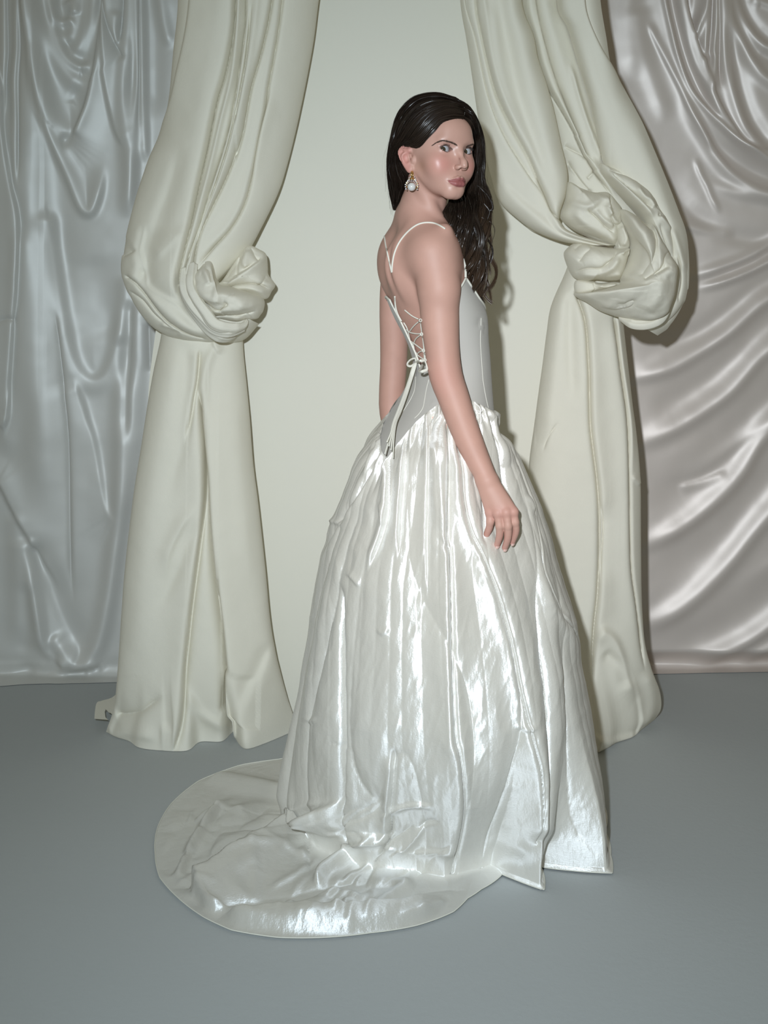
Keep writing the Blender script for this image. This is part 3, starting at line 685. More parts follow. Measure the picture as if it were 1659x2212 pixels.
# ============ satin behind, left ============
satin_l = empty('satin_drape', (-1.0, 4.15, 0))
tag(satin_l, 'shiny champagne satin drape hanging in cowl folds on the left wall', 'drape', 'satin backdrop drapes')
U7 = zD((490, 0), (560, 500), (640, 1000), (720, 1350), (820, 1530), (940, 1590), (1060, 1520), (1150, 1300), (1200, 1000), (1240, 700))
U8 = zE((340, 330), (400, 900), (490, 1330), (620, 1460), (720, 1520), (830, 1530), (930, 1440), (1010, 1250), (1080, 900), (1150, 400), (1190, 0)) + zD((1230, 1800), (1250, 1300))
U6 = zC((270, -300), (280, 0), (330, 400), (420, 1000), (560, 1460), (700, 1800), (800, 2050), (880, 2115), (940, 2060), (1000, 1850), (1020, 1600))
U5e = zC((1010, -300), (1000, 0), (960, 500), (900, 900), (800, 1200), (700, 1400), (590, 1480))
foldsSL = [
    # pale strip at the far left
    (zC((-60, 500), (0, 830), (40, 1300), (120, 1800), (205, 2210)) + zD((190, 600), (160, 950), (120, 1500), (80, 1900), (20, 2200)), 18, 70, 3, .1, .1),
    (zC((-60, 500), (0, 830), (40, 1300), (120, 1800), (205, 2210)) + zD((190, 600), (160, 950), (120, 1500), (80, 1900)), -12, 3, 10, .1, .1),
    (zD((0, 985), (80, 960), (160, 965)), -8, 4, 5, 0, 0),
    # narrow pleats
    (zC((50, -200), (50, 0), (50, 700), (60, 1300), (110, 1800)), 10, 7, 7, 0, .3), (zC((85, -200), (88, 0), (95, 700), (110, 1300)), -9, 4, 5, 0, .3), (zC((130, -200), (135, 0), (120, 800), (120, 1400)), -10, 7, 7, 0, .3),
    (zC((180, -200), (185, 0), (180, 900), (180, 1700), (190, 2150)), 10, 9, 7, 0, .2), (zC((225, -200), (225, 0), (230, 900), (228, 1900)), -12, 5, 4, 0, .2),
    # broad blue fold
    (zC((235, -200), (250, 0), (300, 700), (330, 1400), (340, 2200)) + zD((360, 700), (380, 1400), (420, 2100)) + zE((480, 200), (560, 600)), 26, 32, 30, 0, .25),
    (U6, 14, 5, 13, 0, .12), (zC((330, 200), (420, 700), (520, 1150), (640, 1500)), -10, 10, 14, .2, .2),
    (zC((420, 1300), (470, 1800), (520, 2200)) + zD((600, 500), (660, 900)), -14, 26, 26, .2, .3),
    (U5e, 18, 4, 34, 0, .15), (U5e, -10, 14, 3, 0, .15),
    (zC((300, -200), (320, 200), (400, 700), (480, 1000), (560, 1200), (650, 1300), (740, 1270), (830, 1050), (920, 600), (960, 0)), 13, 12, 10, 0, .1),
    (zC((360, -200), (380, 100), (480, 400), (600, 650), (720, 800), (800, 815), (860, 770)), 13, 10, 10, 0, .15),
    (zC((470, -200), (490, 0), (560, 300), (640, 520), (740, 640), (830, 660), (900, 640)), 14, 6, 7, 0, .1), (zC((520, -100), (600, 350), (680, 540), (780, 610), (880, 600)), -10, 6, 7, 0, .1),
    (zC((890, -200), (880, 0), (820, 300), (740, 500), (660, 545)), 12, 9, 8, 0, .15), (zC((750, -200), (740, 60), (700, 300), (640, 450)), 11, 7, 6, 0, .15),
    (zC((520, -100), (545, 150), (590, 220), (650, 220), (720, 180)), 10, 5, 5, 0, .1), (zC((660, 0), (700, 80), (720, 150)), 8, 6, 6, .1, .1),
    (zC((650, 900), (740, 950), (760, 1040), (700, 1080)), -8, 10, 10, .3, .3), (zC((600, 1400), (680, 1380), (760, 1300)), -9, 8, 8, .2, .2),
    # right pleats
    (zC((1005, -100), (1010, 100), (1050, 700), (1150, 1250), (1270, 1500)), 10, 3, 26, 0, .1), (zC((1030, -100), (1070, 200), (1150, 430), (1250, 600)), -9, 12, 3, 0, .1), (zC((1180, 100), (1160, 350), (1200, 470)), 8, 6, 6, .2, .2),
    (zC((1240, -200), (1235, 100), (1200, 480)), -12, 4, 4, 0, .2), (zC((1290, -200), (1285, 300), (1240, 900), (1280, 1600), (1275, 2200)), 12, 8, 7, 0, .1),
    (zC((1320, -200), (1325, 600), (1300, 1200)), -10, 5, 5, 0, .3), (zC((1350, -200), (1350, 600), (1340, 1400), (1310, 2200)), 11, 7, 6, 0, .2), (zC((1390, -200), (1395, 500), (1380, 1400)), -9, 4, 5, 0, .3),
    (zC((1420, -200), (1425, 400), (1435, 1000), (1445, 1650)), 10, 8, 5, 0, .1), (zC((1500, -200), (1530, 400), (1540, 1200)), -9, 12, 14, 0, .2), (zC((1560, -200), (1620, 200), (1700, 500)), 9, 6, 8, 0, .2),
    # middle
    (U7, 13, 14, 8, 0, .15), (U7, -8, 8, 18, .1, .15),
    (zD((560, 850), (600, 1200), (650, 1700), (690, 2212)) + zE((700, 500), (740, 1000)), -9, 4, 3, .1, .2), (zD((590, 850), (630, 1200), (690, 1700), (730, 2212)) + zE((760, 500), (790, 900)), 7, 4, 20, .1, .2),
    (zD((730, 1540), (850, 1950), (930, 2212)) + zE((1050, 0), (1170, 130)), 9, 30, 5, .1, .1), (zD((900, 300), (1000, 800), (1100, 1200)), -8, 40, 34, .2, .2),
    (zD((1250, 500), (1240, 900), (1200, 1250)), 10, 12, 9, .2, .2), (zD((1300, 750), (1285, 1200), (1262, 1700), (1250, 2212)), -18, 8, 5, .1, .2), (zD((1370, 700), (1370, 1200), (1350, 1800), (1330, 2212)) + zE((1240, 300)), 14, 14, 16, .1, .2), (zD((1480, 1000), (1490, 1500)), -10, 4, 4, .1, .2),
    (zD((250, 0), (210, 700), (160, 1500), (90, 2100), (0, 2350)), 9, 14, 18, .1, .1),
    (zD((0, 2030), (40, 1980), (90, 2000)), 6, 8, 8, .2, .2),
    # lower cowl
    (zE((-50, -200), (0, -280), (150, 0), (270, 200), (330, 300), (440, 480), (560, 700), (640, 900)), 14, 4, 30, .1, .3), (zE((250, 230), (330, 340), (430, 520), (520, 800), (640, 1080), (780, 1320), (930, 1400)), -14, 9, 20, .2, .2),
    (U8, 20, 13, 10, .1, .1), (zE((330, 300), (380, 700), (440, 1050), (490, 1330), (550, 1420), (650, 1550)), -18, 6, 8, .1, .1), (zE((300, 250), (340, 700), (400, 1050), (440, 1350), (480, 1500)), 14, 22, 6, .1, .2),
    (zE((530, 1230), (640, 1400), (800, 1460)), 8, 10, 8, .2, .2), (zE((130, 0), (150, 500), (180, 1000), (200, 1400)), 10, 22, 16, .1, .2), (zE((60, 0), (70, 800), (90, 1400)), -8, 18, 18, .1, .2), (zE((270, 700), (260, 1200), (230, 1480)), -7, 10, 10, .2, .2),
    # bunched on the floor
    (zE((-300, 1580), (0, 1600), (200, 1600), (300, 1590)), 10, 8, 8, 0, .3), (zE((-300, 1520), (0, 1540), (250, 1540), (400, 1480)), -9, 10, 8, 0, .3), (zE((280, 1640), (440, 1580), (640, 1570), (540, 1430)), 9, 5, 5, .2, .2),
    (zE((-300, 1770), (0, 1730), (250, 1680), (500, 1650), (740, 1590), (960, 1545), (985, 1590)), 14, 5, 6, 0, .05), (zE((-300, 1700), (0, 1680), (250, 1640), (480, 1610)), -10, 6, 6, 0, .2), (zE((480, 1690), (800, 1690), (1170, 1660), (1400, 1650)), 10, 5, 6, .1, 0),
    (zE((840, 1620), (1000, 1625), (1200, 1620), (1400, 1610)), 9, 8, 8, .1, 0), (zE((1000, 1560), (1080, 1590), (1300, 1580)), 8, 5, 5, .1, 0), (zE((650, 1660), (900, 1560), (1200, 1540)), -8, 6, 6, .1, 0),
] + [([(x + 10 * math.sin(x), -180), (x + 14 * math.sin(x * .7), 500), (x - 10, 1000), (x - 20, 1450)], 14 if i % 2 else -12, 16, 18, 0, 0) for i, x in enumerate(range(-760, -60, 46))]
Ls = [(-800, -180), (-800, 300), (-800, 800), (-800, 1300), (-800, 1440), (-800, 1500)]
Rs = [(420, -180), (420, 300), (420, 800), (420, 1300), (420, 1420), (420, 1470)]
P, U, V_ = drape(Ls, Rs, 420, 380, lambda U, V, x, y: 4.20 + 0 * U, soften(foldsSL, 1.9, .85), 2.2, 0.008, 41, ground=0.97, gain=1.45)
s1 = new_obj('hanging_panel', mesh_np('hanging_panel', *sheet(P)), M_SATIN_L)
place(s1, satin_l)

# ============ satin behind, right ============
satin_r = empty('satin_drape', (1.05, 4.2, 0))
tag(satin_r, 'rose champagne satin drape swept in diagonal swags on the right wall', 'drape', 'satin backdrop drapes')
def arc(*p): return list(p)
foldsSR = [
    (zF((480, 200), (560, 380), (680, 620), (800, 860), (900, 1080), (1040, 1320), (1120, 1480)), 5, 4, 7, .1, .1),
    (zF((640, -200), (660, 0), (720, 280), (790, 560), (900, 850), (1060, 1060), (1250, 1260), (1420, 1400), (1660, 1480), (2000, 1560)), 12, 6, 4, 0, .05),
    (zF((600, -200), (620, 0), (690, 300), (760, 580), (870, 870), (1030, 1080), (1220, 1290), (1400, 1430), (1660, 1530), (2000, 1610)), 10, 26, 8, 0, .05),
    (zF((760, -200), (775, 0), (850, 330), (940, 620), (1060, 880), (1180, 1120), (1300, 1300)), 10, 5, 8, 0, .2), (zF((715, -200), (740, 60), (800, 320), (880, 600), (1000, 880), (1150, 1120)), -10, 12, 10, 0, .2),
    (zF((830, -200), (850, 0), (900, 200), (960, 370), (1030, 580), (1100, 820), (1180, 1020), (1300, 1220), (1440, 1400), (1660, 1550), (2000, 1660)), 16, 12, 4, 0, .05),
    (zF((850, -200), (880, 0), (930, 230), (970, 360), (1040, 590)), -14, 3, 8, 0, .1),
    (zF((1060, -200), (1050, 60), (1000, 250), (962, 365)), 10, 5, 5, 0, .05), (zF((960, -200), (960, 100), (960, 250)), -9, 7, 7, 0, .2),
    (zF((1100, -200), (1085, 100), (1060, 400), (1060, 600)), 10, 6, 5, 0, .2), (zF((1110, -100), (1110, 150), (1105, 400), (1090, 700)), -12, 4, 4, 0, .2),
    (zF((1140, -200), (1150, 200), (1140, 500), (1120, 800), (1130, 900)), 10, 6, 6, 0, .1), (zF((1170, -200), (1185, 300), (1190, 600), (1200, 900)), -9, 6, 6, 0, .2),
    (zF((1190, -200), (1200, 100), (1240, 400), (1300, 800), (1400, 1150), (1500, 1320), (1660, 1460), (2000, 1560)), 14, 12, 12, 0, .05), (zF((1260, 200), (1330, 600), (1400, 900), (1500, 1150), (1640, 1380)), -14, 16, 16, .1, .1),
    (zF((1250, -200), (1290, 150), (1400, 400), (1500, 600), (1660, 780), (2000, 900)), 13, 12, 10, 0, .05), (zF((1290, -100), (1400, 250), (1500, 420), (1660, 560), (2000, 660)), -10, 12, 12, 0, .05),
    (zF((1310, -200), (1380, 100), (1480, 300), (1600, 440), (1800, 520)), 12, 10, 9, 0, .05), (zF((1360, -200), (1450, 100), (1560, 280), (1700, 400)), -10, 10, 10, 0, .05), (zF((1440, -200), (1560, 0), (1700, 60)), 6, 6, 8, 0, 0),
    (zF((320, -100), (300, 200), (330, 500), (380, 800)), 7, 20, 20, 0, .3), (zF((390, 50), (440, 400), (540, 800), (700, 1200)), 6, 16, 20, .1, .2),
    (zF((800, 860), (900, 1080), (1040, 1320), (1160, 1520), (1300, 1680), (1480, 1800), (1660, 1870), (2000, 1940)), 13, 14, 7, .1, .05), (zF((880, 980), (1000, 1180), (1150, 1380), (1300, 1520), (1480, 1640), (1700, 1740), (2000, 1800)), -14, 12, 16, .15, .05),
    (zF((1020, 1700), (1060, 1760), (1200, 1820), (1400, 1880), (1660, 1920), (2000, 1960)), 7, 10, 12, .1, .05),
    (zF((940, 1520), (1000, 1680), (1060, 1800), (1120, 1940), (1200, 2080)), 4, 4, 5, .2, .2),
    (z6((1100, 850), (1240, 1060), (1400, 1180), (1560, 1230), (1800, 1240)), -10, 14, 20, .1, .05),
    (z6((1150, 1130), (1250, 1160), (1400, 1190), (1500, 1210)), 6, 8, 10, .2, .2),
    (z6((1700, 1230), (1560, 1320), (1400, 1380), (1290, 1410), (1200, 1420)), 12, 10, 10, 0, .1),
    (z6((1700, 1320), (1560, 1390), (1400, 1450), (1250, 1490)), 13, 9, 7, 0, .1), (z6((1700, 1275), (1560, 1352), (1400, 1415), (1250, 1450)), -12, 8, 8, 0, .1),
    (z8((1500, -60), (1178, 100), (1000, 250), (800, 380), (700, 425), (570, 455), (450, 470)), 13, 20, 12, 0, .1), (z8((1500, -100), (1178, 20), (1000, 160), (850, 260), (560, 350)), -9, 18, 18, 0, .1),
    (z8((1500, 130), (1178, 330), (1000, 520), (800, 660), (620, 745), (500, 780)), 13, 22, 14, 0, .1), (z8((1500, 20), (1178, 220), (1000, 400), (800, 540), (600, 620)), -11, 26, 26, 0, .1),
    (z8((1500, 400), (1178, 700), (1050, 900), (900, 1050), (760, 1150), (630, 1215), (520, 1250)), 14, 20, 14, 0, .1), (z8((1500, 300), (1178, 560), (1000, 780), (800, 950), (620, 1050)), -12, 36, 30, 0, .1),
    (z8((1300, 560), (1100, 700), (900, 850), (750, 900), (640, 920)), 6, 18, 12, .1, .2), (z8((1000, 880), (880, 930), (760, 960)), 4, 5, 10, .2, .2),
    (z8((1500, 750), (1178, 1080), (1000, 1300), (850, 1450), (740, 1530), (640, 1580), (520, 1620)), 14, 20, 16, 0, .1), (z8((1500, 600), (1178, 930), (1000, 1140), (800, 1300), (620, 1400)), -12, 36, 34, 0, .1),
    (z8((1300, 1240), (1120, 1360), (980, 1480)), 6, 14, 16, .2, .3),
    (z8((1500, 1350), (1178, 1590), (1050, 1670), (900, 1740), (800, 1765), (660, 1780), (500, 1785)), 13, 18, 12, 0, .1), (z8((1500, 1200), (1178, 1450), (1000, 1580), (800, 1660), (620, 1700)), -10, 30, 30, 0, .1),
    (z8((1500, 1560), (1178, 1690), (1080, 1740), (980, 1790)), 9, 12, 8, 0, .1),
]
Ls = [(1250, -180), (1250, 300), (1250, 800), (1250, 1300), (1250, 1420), (1250, 1458)]
Rs = [(2350, -180), (2350, 300), (2350, 800), (2350, 1300), (2350, 1410), (2350, 1444)]
P, U, V_ = drape(Ls, Rs, 380, 380, lambda U, V, x, y: 4.24 + 0 * U, beyond(soften(foldsSR, 1.35, .85)), 2.0, 0.008, 51, ground=0.97, gain=1.45)
s1 = new_obj('hanging_panel', mesh_np('hanging_panel', *sheet(P)), M_SATIN_R)
place(s1, satin_r)
# ------------------------------------------------------------------ the woman: body as one smooth implicit surface
def W(px, py, Y): return px2w(px, py, Y)

PHI = math.radians(25)                        # torso faces right and a little away from the camera
Fw = np.array([math.cos(PHI), math.sin(PHI), 0.0]); Lf = np.array([-math.sin(PHI), math.cos(PHI), 0.0])
TY = 3.03
_sl = np.array([  # row, back outline x, front outline x, half width across the body
    (440, 885, 935, .050), (470, 864, 950, .090), (490, 848, 968, .125), (515, 834, 986, .142), (540, 824, 996, .147), (570, 820, 1002, .147), (600, 824, 1009, .144), (640, 836, 1031, .139), (675, 850, 1046, .134),
    (700, 862, 1049, .130), (730, 879, 1049, .125), (760, 891, 1052, .120), (790, 898, 1054, .118), (820, 890, 1056, .121), (850, 875, 1058, .131), (880, 856, 1060, .146),
    (910, 832, 1066, .160), (950, 806, 1080, .172), (1000, 790, 1090, .176), (1060, 800, 1080, .165), (1120, 820, 1060, .13)], float)
_z = CAM_H - (_sl[:, 0] - HORIZON) * TY / F_PX
_cx = ((_sl[:, 1] + _sl[:, 2]) / 2 - CX) * TY / F_PX
_hx = (_sl[:, 2] - _sl[:, 1]) / 2 * TY / F_PX
_a = np.minimum(_sl[:, 3], 0.93 * _hx / math.sin(PHI))
_b = np.sqrt(np.maximum(_hx ** 2 - (_a * math.sin(PHI)) ** 2, 1e-4)) / math.cos(PHI)
_o = np.argsort(_z); _z, _cx, _a, _b = _z[_o], _cx[_o], _a[_o], _b[_o]
_zz = np.linspace(_z[0], _z[-1], 400)
def _sm(y):
    v = np.interp(_zz, _z, y); k = np.ones(17) / 17
    return np.convolve(np.pad(v, 8, mode='edge'), k, 'valid')
_cxs, _as, _bs = _sm(_cx), _sm(_a), _sm(_b)
def slice_at(z): return np.interp(z, _zz, _cxs), np.interp(z, _zz, _as), np.interp(z, _zz, _bs)

def smin(a, b, k):
    h = np.clip(0.5 + 0.5 * (b - a) / k, 0, 1)
    return b + (a - b) * h - k * h * (1 - h)
def smax(a, b, k): return -smin(-a, -b, k)
def sd_sphere(P, c, r): return np.linalg.norm(P - np.asarray(c, np.float32), axis=1) - r
def sd_ell(P, c, r, M=None):
    q = P - np.asarray(c, np.float32)
    if M is not None: q = q @ np.asarray(M, np.float32).T
    r = np.asarray(r, np.float32)
    k0 = np.linalg.norm(q / r, axis=1); k1 = np.linalg.norm(q / (r * r), axis=1) + 1e-9
    return k0 * (k0 - 1) / k1
def sd_cone(P, a, b, ra, rb):
    a = np.asarray(a, np.float32); b = np.asarray(b, np.float32)
    ba = b - a; t = np.clip(((P - a) @ ba) / (ba @ ba), 0, 1)
    return np.linalg.norm(P - a - t[:, None] * ba, axis=1) - (ra + (rb - ra) * t)
def sd_chain(P, pts, rad, k=0.006):
    d = None
    for i in range(len(pts) - 1):
        e = sd_cone(P, pts[i], pts[i + 1], rad[i], rad[i + 1])
        d = e if d is None else smin(d, e, k)
    return d

def sd_torso(P, off=0.0):
    cx, a, b = slice_at(P[:, 2])
    dx, dy = P[:, 0] - cx, P[:, 1] - TY
    u = dx * Fw[0] + dy * Fw[1]; w = dx * Lf[0] + dy * Lf[1]
    a = a + off; b = b + off
    k0 = np.sqrt((u / b) ** 2 + (w / a) ** 2); k1 = np.sqrt((u / b ** 2) ** 2 + (w / a ** 2) ** 2) + 1e-6
    d = k0 * (k0 - 1) / k1
    cap = np.maximum(P[:, 2] - (_zz[-1] - 0.005), _zz[0] + 0.02 - P[:, 2])
    return smax(d, cap, 0.02)

# head frame
ALPHA = math.radians(34); ROLL = math.radians(2.5)
HPX, HPY = 942.0, 327.0
HO = W(HPX, HPY, 2.96)
Hf = np.array([math.sin(ALPHA), -math.cos(ALPHA), 0]); Hl = np.array([math.cos(ALPHA), math.sin(ALPHA), 0]); Hu = np.array([0, 0, 1.0])
Hl, Hu = Hl * math.cos(ROLL) - Hu * math.sin(ROLL), Hu * math.cos(ROLL) + Hl * math.sin(ROLL)
HM = np.stack([Hl, Hf, Hu])                    # rows: lateral (her left), forward, up
def to_head(P): return (P - HO) @ HM.T
def from_head(q): return HO + np.asarray(q, float) @ HM

EYE_H = -.0034
EYE = [np.array([sg * .0318, .0692, EYE_H]) for sg in (-1, 1)]
EYE_R = .0145

def ear_pts(sg):
    # near ear traced, in head frame
    out = [(885, 319), (879, 317.5), (869, 320), (862.5, 327.5), (862, 335), (866, 345), (872, 355), (878, 363.5), (884, 370)]
    s_ = [-.072, -.075, -.080, -.085, -.086, -.084, -.080, -.076, -.072]
    pts = []
    for (x, y), s in zip(out, s_):
        dx = (x - HPX) * 2.93 / F_PX
        pts.append((sg * -s if sg > 0 else s, (dx - s * math.cos(ALPHA)) / math.sin(ALPHA), (HPY - 3 - y) * 2.93 / F_PX))
    return np.array(pts)

def sd_headlocal(q):
    s = np.abs(q[:, 0]); m = np.stack([s, q[:, 1], q[:, 2]], 1)      # mirrored copy
    d = sd_ell(q, (0, -.012, .030), (.073, .094, .084))
    d = smin(d, sd_ell(q, (0, .024, .010), (.0655, .070, .086)), .03)
    d = smin(d, sd_ell(q, (0, .030, -.050), (.052, .054, .058)), .025)
    d = smin(d, sd_cone(m, (.0475, .004, -.046), (.012, .068, -.0985), .015, .0140), .022)
    d = smin(d, sd_ell(q, (0, .0735, -.0985), (.0185, .0165, .0160)), .018)
    d = smin(d, sd_ell(m, (.042, .054, -.029), (.020, .023, .017)), .026)
    d = smin(d, sd_ell(m, (.033, .060, -.050), (.021, .020, .022)), .026)
    d = smin(d, sd_ell(m, (.026, .0775, .018), (.022, .0095, .008)), .014)
    d = smin(d, sd_ell(q, (0, .078, .040), (.034, .016, .024)), .024)
    d = smax(d, -sd_ell(m, (.032, .103, -.004), (.0195, .0195, .0150)), .012)
    d = smin(d, sd_ell(q, (0, .070, -.074), (.026, .0205, .024)), .022)
    # eye lids
    e = m - np.array([.0318, .0692, EYE_H], np.float32)
    lid = np.linalg.norm(e, axis=1) - (EYE_R + .0017)
    lid = np.maximum(lid, -(e[:, 1] + .001))
    d = smin(d, lid, .005)
    # upper lid crease
    cr = sd_chain(m, [(.0185, .083, .0005), (.026, .0880, .0060), (.036, .0865, .0066), (.0470, .078, .0020)], [.0008, .0013, .0013, .0008])
    d = smax(d, -cr, .0022)
    # nose
    d = smin(d, sd_chain(q, [(0, .083, .012), (0, .0940, -.010), (0, .1090, -.033), (0, .1120, -.0410)], [.0058, .0052, .0059, .0071], .01), .010)
    d = smin(d, sd_ell(m, (.0092, .0990, -.0445), (.0058, .0090, .0060)), .006)
    d = smax(d, -sd_ell(m, (.0054, .1075, -.0512), (.0032, .0062, .0040)), .003)
    # philtrum, lips
    d = smax(d, -sd_cone(q, (0, .1070, -.054), (0, .1065, -.0625), .0022, .0030), .004)
    up = sd_chain(m, [(.000, .0962, -.0702), (.0045, .0962, -.0694), (.013, .0920, -.0722), (.0235, .0838, -.0752)], [.0044, .0048, .0040, .0018], .004)
    lo = sd_chain(m, [(.000, .0940, -.0822), (.009, .0925, -.0820), (.018, .0872, -.0785), (.0240, .0832, -.0755)], [.0066, .0062, .0042, .0015], .004)
    d = smin(d, up, .0030); d = smin(d, lo, .0045)
    ml = sd_chain(m, [(.0, .1025, -.0752), (.009, .1005, -.0748), (.018, .0930, -.0758), (.0255, .0860, -.0768)], [.0013, .0013, .0013, .0011], .002)
    d = smax(d, -ml, .0022)
    d = smax(d, -sd_ell(q, (0, .100, -.0925), (.015, .006, .0032)), .007)
    # eye openings (almond, cut through the lid shell only)
    ex = m[:, 0] - .0318; ez = m[:, 2] - EYE_H - .0004 - .16 * ex
    t_ = np.clip(ex / .0142, -1, 1)
    top = .0068 * (1 - np.abs(t_ + .12) ** 2.1); bot = -.0058 * (1 - np.abs(t_ - .05) ** 2.3)
    alm = np.maximum(np.maximum(ez - top, bot - ez), np.abs(ex) - .0142)
    alm = np.maximum(alm, .074 - m[:, 1])
    d = smax(d, -alm, .0012)
    # ears
    for sg in (-1,):
        E = ear_pts(sg)
        E = resample(catmull(E, 6), 16)
        d = smin(d, sd_chain(q, E, np.interp(np.linspace(0, 1, 16), [0, .3, .7, 1], [.0026, .0034, .0034, .0050]), .002), .005)
        c = np.array([-.0745, -.012, -.020])
        plate = sd_chain(q, [(-.0735, -.004, -.004), (-.0765, -.020, -.006), (-.0765, -.018, -.018), (-.0720, -.010, -.034)], [.0065, .0085, .0105, .0080], .006)
        d = smin(d, plate, .005)
        d = smin(d, sd_ell(q, (-.0705, -.0030, -.0460), (.0050, .0080, .0100)), .008)                  # lobe
        d = smax(d, -sd_ell(q, (-.0825, -.0060, -.0230), (.0095, .0085, .0115)), .003)                # concha
        d = smax(d, -sd_chain(q, [(-.0830, .000, -.0055), (-.0870, -.017, -.0065), (-.0895, -.0245, -.016), (-.0855, -.0200, -.030)], [.0026, .0034, .0038, .0026], .003), .0015)
        d = smin(d, sd_ell(q, (-.0690, .0045, -.0270), (.0045, .0060, .0085)), .006)                  # tragus
    d = smin(d, sd_ell(q, (.073, -.012, -.022), (.008, .018, .030)), .004)
    return d

R_SH = W(937, 554, 2.905); 
def limb(pts, n=26):
    A = np.array([np.append(p, r) for p, r in pts]); C = resample(catmull(A, 10), n)
    return C[:, :3], C[:, 3]
ARM_R, ARM_R_R = limb([(R_SH, .0465), (W(946, 600, 2.90), .0468), (W(948, 640, 2.895), .0460), (W(950, 690, 2.89), .0445), (W(955, 755, 2.883), .0400), (W(963, 811, 2.876), .0385), (W(979, 857, 2.868), .0362), (W(999, 915, 2.855), .0335), (W(1022, 972, 2.84), .0298), (W(1040, 1010, 2.826), .0258), (W(1053, 1036, 2.815), .0225)])
ARM_L, ARM_L_R = limb([(W(860, 560, 3.13), .036), (W(852, 620, 3.16), .036), (W(850, 680, 3.17), .0355), (W(851, 735, 3.178), .0353), (W(850, 790, 3.183), .034), (W(847, 840, 3.183), .033), (W(846, 890, 3.18), .031), (W(858, 960, 3.16), .026), (W(880, 1020, 3.14), .021)])
def sd_limb(P, pts, rad):
    d = np.full(len(P), 9.0, np.float32)
    lo = pts.min(0) - .12; hi = pts.max(0) + .12
    m = np.all((P > lo) & (P < hi), 1)
    far = ~m
    if m.any():
        Q = P[m]; e = None
        for i in range(len(pts) - 1):
            x = sd_cone(Q, pts[i], pts[i + 1], rad[i], rad[i + 1]); e = x if e is None else np.minimum(e, x)
        d[m] = e
    d[far] = .1
    return d
zH = zoomed(960, 950, 7.541)
def hp(x, y, dy): 
    (a, b), = zH((x, y)); return W(a, b, 2.795 + dy)
WR = W(1052, 1036, 2.815)
FINGERS = [  # little, ring, middle, index (near hand, back of the hand towards the camera)
    ([hp(742, 1180, .004), hp(745, 1330, .000), hp(728, 1440, .006), hp(690, 1535, .016)], [.0098, .0086, .0082, .0074]),
    ([hp(868, 1190, -.008), hp(897, 1400, -.010), hp(897, 1560, -.002), hp(858, 1712, .012)], [.0100, .0086, .0080, .0066]),
    ([hp(1005, 1180, -.012), hp(1035, 1400, -.014), hp(1035, 1590, -.005), hp(985, 1760, .012)], [.0102, .0088, .0082, .0068]),
    ([hp(1125, 1170, -.008), hp(1152, 1340, -.008), hp(1165, 1490, .000), hp(1105, 1668, .016)], [.0098, .0086, .0080, .0066]),
    ([hp(940, 900, .018), hp(1060, 1080, .030), hp(1090, 1240, .038), hp(1075, 1380, .044)], [.0130, .0112, .0094, .0078]),
]
FINGER_LIMBS = [limb([(p, r) for p, r in zip(pts, rad)], 12) for pts, rad in FINGERS]
def sd_hand(P):
    d = None
    pc = [WR + np.array([0, 0.002, 0])] * 4
    for (pts, rad), w0 in zip(FINGERS[:4], ((-.010, 0), (-.004, -.004), (.004, -.004), (.011, 0))):
        a = WR + np.array([w0[0], w0[1] + .002, -.004])
        e = sd_cone(P, a, pts[0], .0150, .0108)
        d = e if d is None else smin(d, e, .012)
    d = smin(d, sd_cone(P, WR + np.array([0, .012, -.01]), (FINGERS[1][0][0] + FINGERS[2][0][0]) / 2 + np.array([0, .012, .012]), .013, .013), .012)
    for pts, rad in FINGER_LIMBS:
        e = None
        for i in range(len(pts) - 1):
            x = sd_cone(P, pts[i], pts[i + 1], rad[i], rad[i + 1]); e = x if e is None else np.minimum(e, x)
        d = smin(d, e, .0045)
    for pts, rad in FINGERS[:4]:
        d = smin(d, sd_sphere(P, pts[0] + np.array([0, -.0020, 0]), rad[0] * .95), .006)
        d = smin(d, sd_sphere(P, pts[1] + np.array([0, -.0006, 0]), rad[1] * 1.03), .004)
    return d

